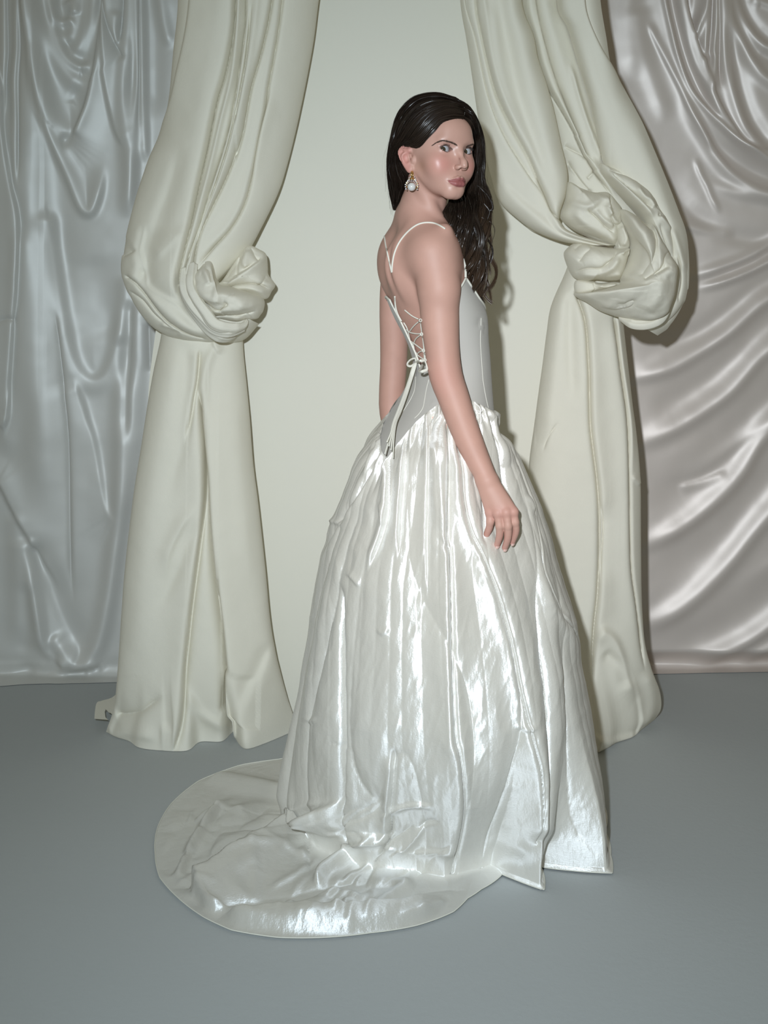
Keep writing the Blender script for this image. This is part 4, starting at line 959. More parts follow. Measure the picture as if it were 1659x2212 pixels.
def sd_body(P):
    P = np.asarray(P, np.float32)
    z = P[:, 2]
    d = sd_torso(P) + .007 * smooth01((1.16 - z) / .06)
    # neck and shoulders
    nb = W(904, 470, 3.02); nt_ = from_head((0, -.022, -.070))
    neck = sd_chain(P, [nb, (nb + nt_) / 2 + np.array([.002, 0, 0]), nt_], [.053, .050, .052], .01)
    d = smin(d, neck, .035)
    shR, shL = W(926, 532, 2.915), W(860, 545, 3.11)
    d = smin(d, sd_cone(P, W(905, 462, 2.985), shR, .036, .036), .04)
    d = smin(d, sd_cone(P, W(890, 470, 3.05), shL, .030, .030), .04)
    # sternomastoid
    d = smin(d, sd_cone(P, from_head((-.050, -.012, -.060)), W(950, 482, 2.95), .013, .010), .016)
    # collarbone towards the near shoulder
    d = smin(d, sd_cone(P, W(958, 500, 2.965), W(962, 497, 2.90), .012, .014), .02)
    # shoulder blades, spine
    d = smin(d, sd_ell(P, W(878, 570, 2.955), (.045, .026, .060)), .06)
    d = smin(d, sd_ell(P, W(850, 570, 3.07), (.028, .040, .055)), .04)
    sp = [W(852, 470, 2.955), W(838, 520, 2.945), W(838, 580, 2.945), W(850, 640, 2.945), W(868, 700, 2.95), W(888, 770, 2.955)]
    d = smax(d, -sd_chain(P, sp, [.001, .001, .001, .002, .003, .003]), .022)
    arm = sd_limb(P, ARM_R, ARM_R_R)
    arm = smin(arm, sd_cone(P, W(934, 548, 2.90), W(949, 620, 2.885), .042, .041), .03)      # deltoid
    arm = smin(arm, sd_hand(P), .010)
    d = smin(d, arm, .012 + .028 * smooth01((z - 1.33) / .06))
    arm = sd_limb(P, ARM_L, ARM_L_R)
    d = smin(d, arm, .016)
    hm = z > HO[2] - .16
    if hm.any():
        d[hm] = smin(d[hm], sd_headlocal(to_head(P[hm]).astype(np.float32)).astype(np.float32), .010)
    return d

def surface_nets(lo, hi, h, sdf, coarse=4):
    """sparse naive surface nets inside the box"""
    lo = np.asarray(lo, float); hi = np.asarray(hi, float)
    n = (np.ceil((hi - lo) / (h * coarse)).astype(int)) * coarse + 1
    nc = (n - 1) // coarse + 1
    gc = np.stack(np.meshgrid(*[lo[k] + h * coarse * np.arange(nc[k]) for k in range(3)], indexing='ij'), -1).reshape(-1, 3)
    dc = sdf(gc.astype(np.float32)).reshape(nc)
    lim = h * coarse * 1.9
    near = np.abs(dc) < lim
    cell = np.zeros(nc - 1, bool)
    for a in (0, 1):
        for b in (0, 1):
            for c in (0, 1):
                cell |= near[a:nc[0] - 1 + a, b:nc[1] - 1 + b, c:nc[2] - 1 + c]
    D = np.repeat(np.repeat(np.repeat(dc, coarse, 0), coarse, 1), coarse, 2)[:n[0], :n[1], :n[2]].astype(np.float32)
    fine = np.zeros(n, bool)
    ci = np.argwhere(cell)
    for a in range(coarse + 1):
        for b in range(coarse + 1):
            for c in range(coarse + 1):
                fine[ci[:, 0] * coarse + a, ci[:, 1] * coarse + b, ci[:, 2] * coarse + c] = True
    fi = np.argwhere(fine)
    vals = np.empty(len(fi), np.float32)
    for s in range(0, len(fi), 400000):
        vals[s:s + 400000] = sdf((lo + fi[s:s + 400000] * h).astype(np.float32))
    D[fi[:, 0], fi[:, 1], fi[:, 2]] = vals
    S = D < 0
    c8 = [S[a:n[0] - 1 + a, b:n[1] - 1 + b, c:n[2] - 1 + c] for a in (0, 1) for b in (0, 1) for c in (0, 1)]
    cnt = sum(x.astype(np.int8) for x in c8)
    act = (cnt > 0) & (cnt < 8)
    ai = np.argwhere(act)
    vid = -np.ones(act.shape, np.int64); vid[act] = np.arange(len(ai))
    corner = {(a, b, c): D[ai[:, 0] + a, ai[:, 1] + b, ai[:, 2] + c] for a in (0, 1) for b in (0, 1) for c in (0, 1)}
    acc = np.zeros((len(ai), 3)); w = np.zeros(len(ai))
    for (k0, k1) in [((a, b, c), tuple(np.add((a, b, c), e))) for a in (0, 1) for b in (0, 1) for c in (0, 1) for e in ((1, 0, 0), (0, 1, 0), (0, 0, 1)) if max(np.add((a, b, c), e)) < 2]:
        d0, d1 = corner[k0], corner[k1]
        x = (d0 < 0) != (d1 < 0)
        t = np.where(x, d0 / np.where(x, d0 - d1, 1), 0)
        p = np.array(k0)[None] + t[:, None] * (np.array(k1) - np.array(k0))[None]
        acc[x] += p[x]; w[x] += 1
    V = lo + h * (ai + acc / w[:, None])
    faces = []
    for ax in range(3):
        sl0 = [slice(None)] * 3; sl1 = [slice(None)] * 3
        sl0[ax] = slice(0, n[ax] - 1); sl1[ax] = slice(1, n[ax])
        A, B = S[tuple(sl0)], S[tuple(sl1)]
        ed = np.argwhere(A != B)
        o1, o2 = (ax + 1) % 3, (ax + 2) % 3
        ok = (ed[:, o1] > 0) & (ed[:, o2] > 0) & (ed[:, o1] < n[o1] - 1) & (ed[:, o2] < n[o2] - 1)
        ed = ed[ok]
        ins = A[ed[:, 0], ed[:, 1], ed[:, 2]]
        q = []
        for (d1, d2) in ((-1, -1), (0, -1), (0, 0), (-1, 0)):
            e = ed.copy(); e[:, o1] += d1; e[:, o2] += d2
            q.append(vid[e[:, 0], e[:, 1], e[:, 2]])
        q = np.stack(q, -1)
        q[~ins] = q[~ins][:, ::-1]
        faces.append(q[(q >= 0).all(1)])
    return V, np.vstack(faces)

def cast(px, py, sdf, y0=2.6, y1=3.3, off=0.0, it=60):
    """first hit of camera rays with an implicit surface; a miss returns the closest approach"""
    px = np.atleast_1d(np.asarray(px, float)); py = np.atleast_1d(np.asarray(py, float))
    Y = np.full(len(px), y0); best = np.full(len(px), 9.0); by_ = Y.copy()
    for _ in range(it):
        d = sdf(px2w(px, py, Y).astype(np.float32)) - off
        m = d < best; best[m] = d[m]; by_[m] = Y[m]
        Y = np.clip(Y + np.maximum(d, 0.0004) * 0.9 * (d > 0.0002), y0, y1)
    return px2w(px, py, by_), best

# ---- build the body surface
zsplit = HO[2] - .128
bA = surface_nets(HO + np.array([-.125, -.135, -.1310]), HO + np.array([.135, .14, .125]), .0016, sd_body)
zh = W(1050, 1010, 2.82)[2]
bB = surface_nets((-.10, 2.72, zh - .003), (.36, 3.34, zsplit + .0), .0032, sd_body)
bC = surface_nets((.16, 2.72, .68), (.36, 2.90, zh + .008), .0017, sd_body)
def trim(vf, keep):
    V, Fq = vf
    return V, Fq[keep(V[Fq].mean(1))]
bA = trim(bA, lambda c: c[:, 2] > zsplit - .0005)
bB = trim(bB, lambda c: (c[:, 2] < zsplit + .003) & ((c[:, 2] > zh) | (c[:, 0] < .16)))
bC = trim(bC, lambda c: c[:, 2] < zh + .005)
BV, BF = join_np([bA, bB, bC])

def body_colour(V):
    q = to_head(V); s = np.abs(q[:, 0]); t, h = q[:, 1], q[:, 2]
    base = np.tile(np.array([.505, .295, .235]), (len(V), 1))
    n = fnoise(V * 28, 5)[:, None]
    base = base * (1 + .035 * n) 
    def mix(c, w): 
        nonlocal base
        base = base * (1 - w[:, None]) + np.array(c) * w[:, None]
    inh = (h > -.16).astype(float)
    # blush on cheeks and ears, bronzed hollow
    mix((.56, .225, .19), inh * .75 * np.exp(-(((s - .040) / .024) ** 2 + ((h + .038) / .024) ** 2 + ((t - .070) / .035) ** 2)))
    mix((.40, .215, .145), inh * .55 * np.exp(-(((s - .060) / .016) ** 2 + ((h + .040) / .014) ** 2 + ((t - .035) / .022) ** 2)))
    mix((.58, .25, .215), inh * .65 * smooth01((s - .070) / .008) * smooth01((.02 - t) / .02) * smooth01((h + .075) / .02) * smooth01((.014 - h) / .006))
    # eyelids
    dz = np.hypot((s - .0318) / .021, (h - EYE_H - .004) / .012)
    mix((.42, .235, .19), inh * .45 * smooth01((1.25 - dz) / .6) * (t > .06))
    t_ = np.clip((s - .0318) / .0142, -1.15, 1.15)
    top = .0068 * (1 - np.abs(t_ + .12) ** 2.1) + .0004; bot = -.0058 * (1 - np.abs(t_ - .05) ** 2.3)
    ez = h - EYE_H - .0004 - .16 * (s - .0318)
    rim_t = np.exp(-((ez - top - .0006) / .0015) ** 2) * (np.abs(t_) < 1.1) * (t > .06); rim_b = np.exp(-((ez - bot + .0003) / .0008) ** 2) * (np.abs(t_) < 1.0) * (t > .06)
    mix((.05, .03, .025), np.clip(rim_t * .9, 0, 1)); mix((.33, .16, .14), np.clip(rim_b * .6, 0, 1))
    # lips
    up = .0095 * (1 - np.clip(s / .0255, 0, 1) ** 1.3) - .0022 * np.exp(-(s / .0035) ** 2); dn = .0140 * np.sqrt(np.clip(1 - (s / .0255) ** 2, 0, 1))
    mlz = -.0755
    lip = smooth01((up - (h - mlz)) / .0012 + .5) * smooth01((dn + (h - mlz)) / .0014 + .5) * (s < .0255) * (t > .075)
    mix((.29, .085, .085), lip * .92)
    mix((.20, .05, .05), lip * np.exp(-((h - mlz) / .0012) ** 2) * .5)
    # knuckles and fingertips, elbow a little redder
    for pts, rad in FINGERS:
        for p, k in ((pts[0], .5), (pts[-1], .5), (pts[2], .25)):
            mix((.56, .25, .215), k * np.exp(-(np.linalg.norm(V - p, axis=1) / .013) ** 2))
    mix((.53, .27, .22), .5 * np.exp(-(np.linalg.norm(V - W(950, 815, 2.84), axis=1) / .045) ** 2))
    # moles
    for x, y in ((941, 530), (911, 655), (971, 818), (1010, 955), (935, 580)):
        pass
    return np.clip(base, 0, 1)

person = empty('person', (float(HO[0]), 3.03, 0))
tag(person, 'woman in an ivory backless gown looking over her shoulder, long wavy dark hair', 'person')

bm_ = mesh_np('body', BV, BF)
ca = bm_.color_attributes.new('skin', 'FLOAT_COLOR', 'POINT')
cc = np.ones((len(bm_.vertices), 4), np.float32); cc[:, :3] = body_colour(BV)
ca.data.foreach_set('color', cc.ravel())
_q = to_head(BV); _f = smooth01((_q[:, 2] + .115) / .02) * smooth01((_q[:, 1] - .03) / .03)
_lp = ((np.abs(_q[:, 0]) < .026) & (_q[:, 2] > -.091) & (_q[:, 2] < -.064) & (_q[:, 1] > .078)).astype(float)
ga = bm_.attributes.new('gloss', 'FLOAT', 'POINT'); ga.data.foreach_set('value', (.55 - .17 * _f + .14 * _lp).astype(np.float32))
m = bpy.data.materials.new('skin'); nt, b = nodes_of(m)
at = nt.nodes.new('ShaderNodeAttribute'); at.attribute_name = 'skin'
link(nt, at.outputs['Color'], b.inputs['Base Color'])
ag = nt.nodes.new('ShaderNodeAttribute'); ag.attribute_name = 'gloss'; link(nt, ag.outputs['Fac'], b.inputs['Roughness']); b.inputs['Specular IOR Level'].default_value = 0.40
nn = noise_node(nt, 900, 2, .6); bp = nt.nodes.new('ShaderNodeBump'); bp.inputs['Distance'].default_value = .0002; bp.inputs['Strength'].default_value = .5
link(nt, nn.outputs['Fac'], bp.inputs['Height']); link(nt, bp.outputs[0], b.inputs['Normal'])
M_SKIN = m
body = new_obj('body', bm_, M_SKIN); place(body, person)

# ---- eyes
def uv_sphere(c, r, nu=40, nv=28, axis=None):
    th = np.linspace(0, np.pi, nv); ph = np.linspace(0, 2 * np.pi, nu, endpoint=False)
    T, Pq = np.meshgrid(th, ph, indexing='ij')
    V = np.stack([np.sin(T) * np.cos(Pq), np.sin(T) * np.sin(Pq), np.cos(T)], -1).reshape(-1, 3) * r
    if axis is not None:
        z = np.asarray(axis, float); z = z / np.linalg.norm(z); x = np.cross([0, 0, 1.0], z); x /= np.linalg.norm(x); y = np.cross(z, x)
        V = V @ np.stack([x, y, z])
    return V + np.asarray(c), grid_faces(nv, nu, wrap=True)[:, ::-1]

def mat_vcol(name, rough=.1, spec=.5, attr='tint'):
    m = bpy.data.materials.new(name); nt, b = nodes_of(m)
    a = nt.nodes.new('ShaderNodeAttribute'); a.attribute_name = attr
    link(nt, a.outputs['Color'], b.inputs['Base Color'])
    b.inputs['Roughness'].default_value = rough; b.inputs['Specular IOR Level'].default_value = spec
    return m
M_EYE = mat_vcol('eye', .04, .6)
for e in EYE:
    c = from_head(e); gaze = np.array([0, 0, CAM_H]) - c; gaze /= np.linalg.norm(gaze)
    V, Fq = uv_sphere(c, EYE_R, 64, 96, gaze)
    me = mesh_np('eye', V, Fq)
    ang = np.arccos(np.clip(((V - c) / EYE_R) @ gaze, -1, 1)) * EYE_R
    colr = np.tile(np.array([.40, .405, .42]), (len(V), 1))
    iris = smooth01((.0074 - ang) / .0007)[:, None]
    ph = np.arctan2((V - c)[:, 2], (V - c)[:, 0])
    streak = (.8 + .3 * np.sin(ph * 23) * np.sin(ph * 9 + 1))[:, None]
    ir = np.array([.052, .040, .022]) * streak * (1.25 - .6 * smooth01((ang - .004) / .002))[:, None]
    colr = colr * (1 - iris) + ir * iris
    pu = smooth01((.0029 - ang) / .0004)[:, None]
    colr = colr * (1 - pu) + np.array([.003, .003, .003]) * pu
    a = me.color_attributes.new('tint', 'FLOAT_COLOR', 'POINT')
    a.data.foreach_set('color', np.hstack([colr, np.ones((len(V), 1))]).astype(np.float32).ravel())
    o = new_obj('eye', me, M_EYE); place(o, person)

# ---- brows and lashes: fine hair
def strands_mesh(curves, radii, sides=3):
    """many thin tapering tubes at once. curves (S,n,3), radii (S,n)"""
    S, n = curves.shape[:2]
    T = np.gradient(curves, axis=1); T /= np.linalg.norm(T, axis=2, keepdims=True) + 1e-12
    ref = np.array([.31, -.2, .93]); N = np.cross(T, ref); N /= np.linalg.norm(N, axis=2, keepdims=True) + 1e-9
    B = np.cross(T, N)
    a = np.linspace(0, 2 * np.pi, sides, endpoint=False)
    R = curves[:, :, None] + radii[:, :, None, None] * (np.cos(a)[None, None, :, None] * N[:, :, None] + np.sin(a)[None, None, :, None] * B[:, :, None])
    V = R.reshape(-1, 3)
    f = grid_faces(n, sides, wrap=True)
    Fc = (f[None] + (np.arange(S) * n * sides)[:, None, None]).reshape(-1, 4)
    return V, Fc

def head_hit(px, py, off=0.0):
    P, d = cast(px, py, sd_body, 2.80, 3.15, off, 70)
    return P

M_BROW = mat_simple('brow_hair', (.075, .046, .034), .6)
for line, nst in (([(936, 313), (945, 307.5), (957, 304.2), (970, 306.5), (980, 310.5), (988, 314.5)], 420), ([(1006, 318.5), (1011, 316), (1014, 314.6), (1017, 313.6), (1019, 313.2)], 170)):
    C = catmull(line, 12)
    cur = []
    for i in range(nst):
        u = rng.random(); k = u * (len(C) - 1); i0 = int(k); p = C[i0] + (C[min(i0 + 1, len(C) - 1)] - C[i0]) * (k - i0)
        dirx = C[min(i0 + 2, len(C) - 1)] - C[max(i0 - 2, 0)]; dirx /= np.linalg.norm(dirx)
        if line[0][0] < 950: dirx = -dirx; thick = 1.2 + 3.2 * u ** .8
        else: thick = 3.0 - 1.2 * u
        off = rng.normal(0, .42) * thick * .5
        st = p + np.array([0, off]); ang = dirx * (4.0 + 1.5 * rng.random()) + np.array([0, -1.6 * rng.random() + off * .2])
        cur.append(np.stack([st, st + ang * .5, st + ang]))
    cur = np.array(cur); q = head_hit(cur[..., 0].ravel(), cur[..., 1].ravel(), .0007).reshape(cur.shape[0], 3, 3)
    rad = np.tile(np.array([.00032, .00028, .00008]), (len(q), 1))
    o = new_obj('eyebrow', mesh_np('eyebrow', *strands_mesh(q, rad)), M_BROW); place(o, person)
M_LASH = mat_simple('lash_hair', (.012, .009, .008), .5)
for sg, e in zip((-1, 1), EYE):
    cur = []
    for i in range(70):
        t_ = -1 + 2 * i / 69
        ex = .0140 * t_
        for up in (1, 0):
            z0 = (.0068 * (1 - abs(t_ + .12) ** 2.1) + .0008) if up else (-.0058 * (1 - abs(t_ - .05) ** 2.3) - .0004)
            z0 += .16 * ex + .0004
            y0 = math.sqrt(max((EYE_R + .0016) ** 2 - ex ** 2 - z0 ** 2, 1e-6))
            ln = (.0052 if up else .0024) * (.8 + .4 * rng.random())
            p0 = np.array([sg * (.0318 + ex), e[1] + y0 - .0006, z0 + EYE_H])
            dr = np.array([sg * (.65 * t_ + .15) + rng.normal(0, .15), .75, (.35 if up else -.75) + rng.normal(0, .12)]); dr /= np.linalg.norm(dr)
            p1 = p0 + dr * ln * .5; p2 = p0 + dr * ln + np.array([0, 0, .0016 if up else -.0003])
            cur.append(np.stack([p0, p1, p2]))
    q = from_head(np.array(cur)); rad = np.tile(np.array([.00034, .00024, .00006]), (len(q), 1))
    o = new_obj('eyelashes', mesh_np('eyelashes', *strands_mesh(q, rad)), M_LASH); place(o, person)

# ---- finger nails
M_NAIL = mat_simple('nail', (.74, .50, .44), .25)
for (pts, rad), sx in zip(FINGERS[1:4], (.3, .3, .45)):
    d = pts[-1] - pts[-2]; d /= np.linalg.norm(d)
    nrm = np.array([sx, -1, -.15]); nrm -= d * (nrm @ d); nrm /= np.linalg.norm(nrm); sd_ = np.cross(d, nrm)
    u = np.linspace(-1, 1, 9); v = np.linspace(-1, 1, 9)
    UU, VV = np.meshgrid(u, v)
    r = rad[-1]
    V = pts[-1] + (.0018 + .0045 * VV)[..., None] * d + (r * .72 * UU * np.sqrt(1 - .35 * VV ** 2))[..., None] * sd_ + (r * (1.04 - .28 * UU ** 2 - .06 * VV ** 2))[..., None] * nrm
    o = new_obj('fingernail', mesh_np('fingernail', V.reshape(-1, 3), grid_faces(9, 9)), M_NAIL); place(o, person)
# ------------------------------------------------------------------ hair
def sd_hairvol(P):
    P = np.asarray(P, np.float32)
    q = to_head(P).astype(np.float32)
    d = sd_ell(q, (0, -.012, .032), (.081, .103, .092))
    d = smin(d, sd_ell(q, (0, .022, .020), (.072, .074, .086)), .03)
    nape = sd_chain(P, [W(880, 318, 3.005), W(872, 370, 3.02), W(876, 415, 3.05), W(893, 450, 3.07)], [.052, .040, .030, .018], .02)
    return smin(d, nape, .03)

def hair_hit(px, py, off=0.0):
    P, d = cast(px, py, sd_hairvol, 2.80, 3.20, off, 60)
    return P

HAIR_N = 40
def guide(pts, depth=None, n=HAIR_N, off=0.0):
    """pts: pixel polyline; depth: None -> lies on the head, else list of (fraction, Y) that takes over after the first fraction"""
    C = resample(catmull(pts, 8), n)
    P = hair_hit(C[:, 0], C[:, 1], off)
    if depth is not None:
        t = np.linspace(0, 1, n); f = [d[0] for d in depth]; y = [d[1] for d in depth]
        k = smooth01((t - f[0]) / .08)
        Y = P[:, 1] * (1 - k) + np.interp(t, f, y) * k
        P = px2w(C[:, 0], C[:, 1], Y)
    return P

def grow(guides, count, jit=.0025, wave=None, r0=.00055, lo=0.0, clump=40, spread=0.004, tail=1.0, cut=0.0):
    """strands interpolated between ordered guides, gathered in locks with waves that grow along the length"""
    G = np.array(guides); ng, n, _ = G.shape
    t = np.linspace(0, 1, n)
    cu = (np.arange(clump) + rng.random(clump)) / clump * (ng - 1)
    ci = rng.integers(0, clump, count)
    u = np.clip(cu[ci] + rng.normal(0, .42 * (ng - 1) / clump, count), 0, ng - 1 - 1e-6)
    i0 = u.astype(int); f = (u - i0)[:, None, None]
    S = G[i0] * (1 - f) + G[np.minimum(i0 + 1, ng - 1)] * f
    ph = rng.random((clump, 3)) * 6.28; fr = 1 + .3 * rng.normal(size=(clump, 1)); am = .5 + 1.0 * rng.random((clump, 1))
    if wave:
        amp, freq = wave[0], wave[1]
        env = smooth01((t - wave[2]) / .4)
        w = 2 * np.pi * freq * np.clip(fr[ci], .5, 1.6) * t[None, :] + ph[ci, 0:1] + rng.normal(0, .12, (count, 1))
        S[..., 0] += amp * am[ci] * env * np.sin(w); S[..., 1] += amp * am[ci] * env * np.cos(w); S[..., 2] += .3 * amp * am[ci] * env * np.sin(w * .9 + ph[ci, 2:3])
        S[..., 1] += (rng.normal(0, .010, (clump, 1))[ci]) * env
    offs = rng.normal(size=(count, 3)) * spread
    shape = (.3 + .7 * smooth01(t / .4)) * (1 - (.65 if wave else .2) * t ** 2)
    S += offs[:, None] * shape[None, :, None]
    kn = rng.normal(size=(count, 5, 3)) * jit
    for k in range(3):
        S[..., k] += np.stack([np.interp(t, np.linspace(0, 1, 5), row) for row in kn[..., k]]) * smooth01(t / .2)
    if cut:                                   # locks of different length
        L = 1 - cut * rng.random((clump, 1))[ci] * (.9 + .2 * rng.random((count, 1)))
        for j in range(count):
            tj = t * L[j]
            S[j] = np.stack([np.interp(tj, t, S[j, :, k]) for k in range(3)], -1)
    rad = r0 * (.7 + .6 * rng.random((count, 1))) * np.clip(1.15 - tail * t[None, :] ** 3, .15, 1)
    return S, rad

# guides: near side, from the parting back over the ear, from the front hairline to the crown
gA = [
    [(1000, 258), (978, 258), (955, 264), (938, 282), (922, 298), (908, 313), (896, 317), (882, 311), (868, 314), (858, 335), (857, 370), (862, 405), (856, 440)],
    [(1002, 250), (975, 248), (948, 258), (926, 280), (906, 302), (890, 313), (868, 316), (854, 340), (851, 380), (856, 415), (853, 445)],
    [(1003, 242), (968, 237), (935, 250), (908, 278), (888, 304), (864, 316), (851, 345), (847, 385), (852, 418), (855, 450)],
    [(1004, 234), (962, 226), (922, 240), (892, 268), (870, 302), (852, 330), (844, 370), (847, 410), (854, 450)],
    [(1002, 226), (956, 215), (910, 226), (878, 258), (858, 298), (845, 335), (842, 375), (845, 412), (853, 451)],
    [(996, 218), (950, 206), (902, 215), (868, 248), (850, 295), (841, 340), (841, 380), (844, 414), (853, 452)],
    [(984, 210), (940, 200), (892, 211), (860, 245), (845, 295), (838, 340), (839, 380), (843, 414), (852, 452)],
]
GA = [guide(p, off=-.004 + .001 * i) for i, p in enumerate(gA)]
# inner nape hair beside the ear and neck
gN = [
    [(866, 300), (860, 335), (868, 364), (881, 382), (876, 402), (858, 446)],
    [(862, 300), (857, 340), (862, 372), (869, 396), (856, 448)],
    [(858, 300), (853, 340), (855, 380), (860, 410), (853, 448)],
]
GN = [guide(p, off=-.006) for p in gN]
# far side: from the parting down along the far cheek, then in waves over the chest
gB = [
    [(1002, 256), (1010, 262), (1016, 276), (1019, 300), (1019, 330), (1017, 360), (1012, 385), (1004, 408), (998, 430), (985, 460), (985, 500), (1000, 545), (1015, 590)],
    [(1004, 250), (1020, 260), (1029, 280), (1031, 310), (1029, 345), (1026, 375), (1022, 405), (1015, 435), (1005, 470), (1008, 520), (1022, 565), (1030, 620)],
    [(1005, 242), (1023, 254), (1033, 280), (1036, 315), (1034, 350), (1031, 380), (1030, 415), (1032, 445), (1025, 485), (1030, 530), (1040, 580), (1042, 640)],
    [(1004, 234), (1022, 246), (1034, 275), (1039, 310), (1039, 350), (1036, 385), (1040, 420), (1046, 452), (1042, 495), (1042, 540), (1052, 580), (1048, 640)],
    [(1000, 226), (1019, 238), (1034, 268), (1041, 305), (1042, 350), (1040, 388), (1048, 420), (1056, 450), (1050, 490), (1050, 545), (1056, 590), (1046, 655)],
    [(994, 217), (1014, 230), (1032, 262), (1042, 300), (1044, 345), (1043, 385), (1053, 412), (1060, 440), (1056, 480), (1056, 540), (1060, 570), (1050, 640)],
]
dB = [(.07, 2.985), (.16, 3.01), (.34, 3.03), (.5, 3.02), (.65, 2.99), (1, 2.985)]
GB = [guide(p, dB, off=-.004) for p in gB]
# mass that comes round the neck and falls over the far collarbone
gC = [
    [(976, 408), (974, 438), (962, 464), (963, 488), (976, 510), (996, 545), (1006, 585), (1016, 625)],
    [(972, 408), (971, 440), (966, 475), (980, 505), (998, 540), (1010, 580), (1020, 620), (1032, 655)],
    [(978, 406), (984, 437), (984, 475), (996, 515), (1010, 555), (1022, 600), (1030, 640), (1042, 665)],
    [(985, 405), (1002, 430), (1006, 475), (1012, 520), (1025, 560), (1035, 605), (1040, 640), (1052, 660)],
    [(1005, 400), (1025, 425), (1028, 470), (1030, 520), (1040, 565), (1046, 610), (1044, 640), (1054, 655)],
]
dC = [(0, 3.05), (.12, 3.0), (.24, 2.95), (.4, 2.935), (.55, 2.95), (1, 2.975)]
GC = []
for p in gC:
    C = resample(catmull(p, 8), HAIR_N); t = np.linspace(0, 1, HAIR_N)
    GC.append(px2w(C[:, 0], C[:, 1], np.interp(t, [d[0] for d in dC], [d[1] for d in dC])))
sets = [
    grow(GA, 4400, .0010, None, .00037, clump=110, spread=.0014, tail=.7),
    grow(GN, 700, .0013, None, .00042, clump=30, spread=.0035, tail=.6),
    grow(GB, 1900, .0014, (.0125, 2.3, .38), .00042, clump=22, spread=.0026, tail=.9, cut=.25),
    grow(GC, 2200, .0016, (.0150, 1.9, .06), .00042, clump=22, spread=.0030, tail=.9, cut=.28),
]
# stray curls
gS = [
    [(1030, 400), (1050, 415), (1062, 438), (1064, 452), (1056, 456)],
    [(1045, 440), (1056, 455), (1052, 470), (1045, 490), (1050, 520)],
    [(1035, 500), (1050, 515), (1062, 535), (1062, 556), (1052, 575), (1046, 600)],
    [(1030, 590), (1048, 600), (1052, 615), (1046, 630), (1038, 640), (1046, 655)],
    [(1040, 470), (1060, 480), (1068, 500), (1064, 520), (1056, 532)],
]
GS = []
for p in gS:
    C = resample(catmull(p, 8), HAIR_N)
    GS.append(px2w(C[:, 0], C[:, 1], np.full(HAIR_N, 2.985)))
for g_, cnt in zip(GS, (40, 30, 46, 40, 3)):
    sets.append(grow([g_, g_ + np.array([.002, .004, .001])], cnt, .0010, None, .00050, clump=3, spread=.0009, tail=.9))
# flyaways round the head
fly = []
for i in range(130):
    p = gA[rng.integers(2, 7)] if rng.random() < .7 else gB[rng.integers(2, 6)]
    k = rng.integers(1, 5)
    p0 = np.array(p[k:k + 5], float)
    fly.append(guide(p0 + rng.normal(0, 2.0, p0.shape) + np.linspace(0, 1, len(p0))[:, None] * rng.normal(0, 6, 2), off=.002 + .006 * rng.random()))
sets.append((np.array(fly), np.full((len(fly), HAIR_N), .00016)))

HC = to_head(np.zeros((1, 3)))
def ribbons(S, rad):
    n_s, n = S.shape[:2]
    T = np.gradient(S, axis=1); T /= np.linalg.norm(T, axis=2, keepdims=True) + 1e-12
    O = S - (HO + np.array([0, 0, .0])); O[..., 2] *= smooth01((S[..., 2] - HO[2] + .05) / .08); O[..., 1] -= .08 * (1 - smooth01((S[..., 2] - HO[2] + .12) / .08))
    O /= np.linalg.norm(O, axis=2, keepdims=True) + 1e-9
    B = np.cross(T, O); B /= np.linalg.norm(B, axis=2, keepdims=True) + 1e-9
    N = np.cross(B, T)
    a = (rng.normal(0, .55, (n_s, 1)) + rng.normal(0, .5, (n_s, 1)) * np.linspace(0, 1, n)[None])[..., None]
    D = (B * np.cos(a) + N * np.sin(a)) * rad[..., None]
    V = np.stack([S - D, S + D], 2).reshape(-1, 3)
    f = grid_faces(n, 2)
    return V, (f[None] + (np.arange(n_s) * n * 2)[:, None, None]).reshape(-1, 4)
V, Fq = join_np([ribbons(S, r) for S, r in sets])
tip = np.concatenate([np.repeat(np.tile(np.linspace(0, 1, HAIR_N), len(S)), 2) * (i in (2, 3)) for i, (S, r) in enumerate(sets)])
m = bpy.data.materials.new('dark_brown_hair'); nt, b = nodes_of(m)
n1 = noise_node(nt, 40, 3, .6)
mx = nt.nodes.new('ShaderNodeMix'); mx.data_type = 'RGBA'
mx.inputs[6].default_value = (.012, .0078, .0058, 1); mx.inputs[7].default_value = (.030, .019, .013, 1)
link(nt, n1.outputs['Fac'], mx.inputs[0]); 
ta = nt.nodes.new('ShaderNodeAttribute'); ta.attribute_name = 'tip'
m2 = nt.nodes.new('ShaderNodeMix'); m2.data_type = 'RGBA'; m2.inputs[7].default_value = (.072, .043, .025, 1)
link(nt, ta.outputs['Fac'], m2.inputs[0]); link(nt, mx.outputs[2], m2.inputs[6]); link(nt, m2.outputs[2], b.inputs['Base Color'])
b.inputs['Roughness'].default_value = .33; b.inputs['Specular IOR Level'].default_value = .45
M_HAIR = m
hm_ = mesh_np('hair', V, Fq)
at_ = hm_.attributes.new('tip', 'FLOAT', 'POINT'); at_.data.foreach_set('value', (smooth01((tip - .45) / .5) * .9).astype(np.float32))
hair = new_obj('hair', hm_, M_HAIR); place(hair, person)

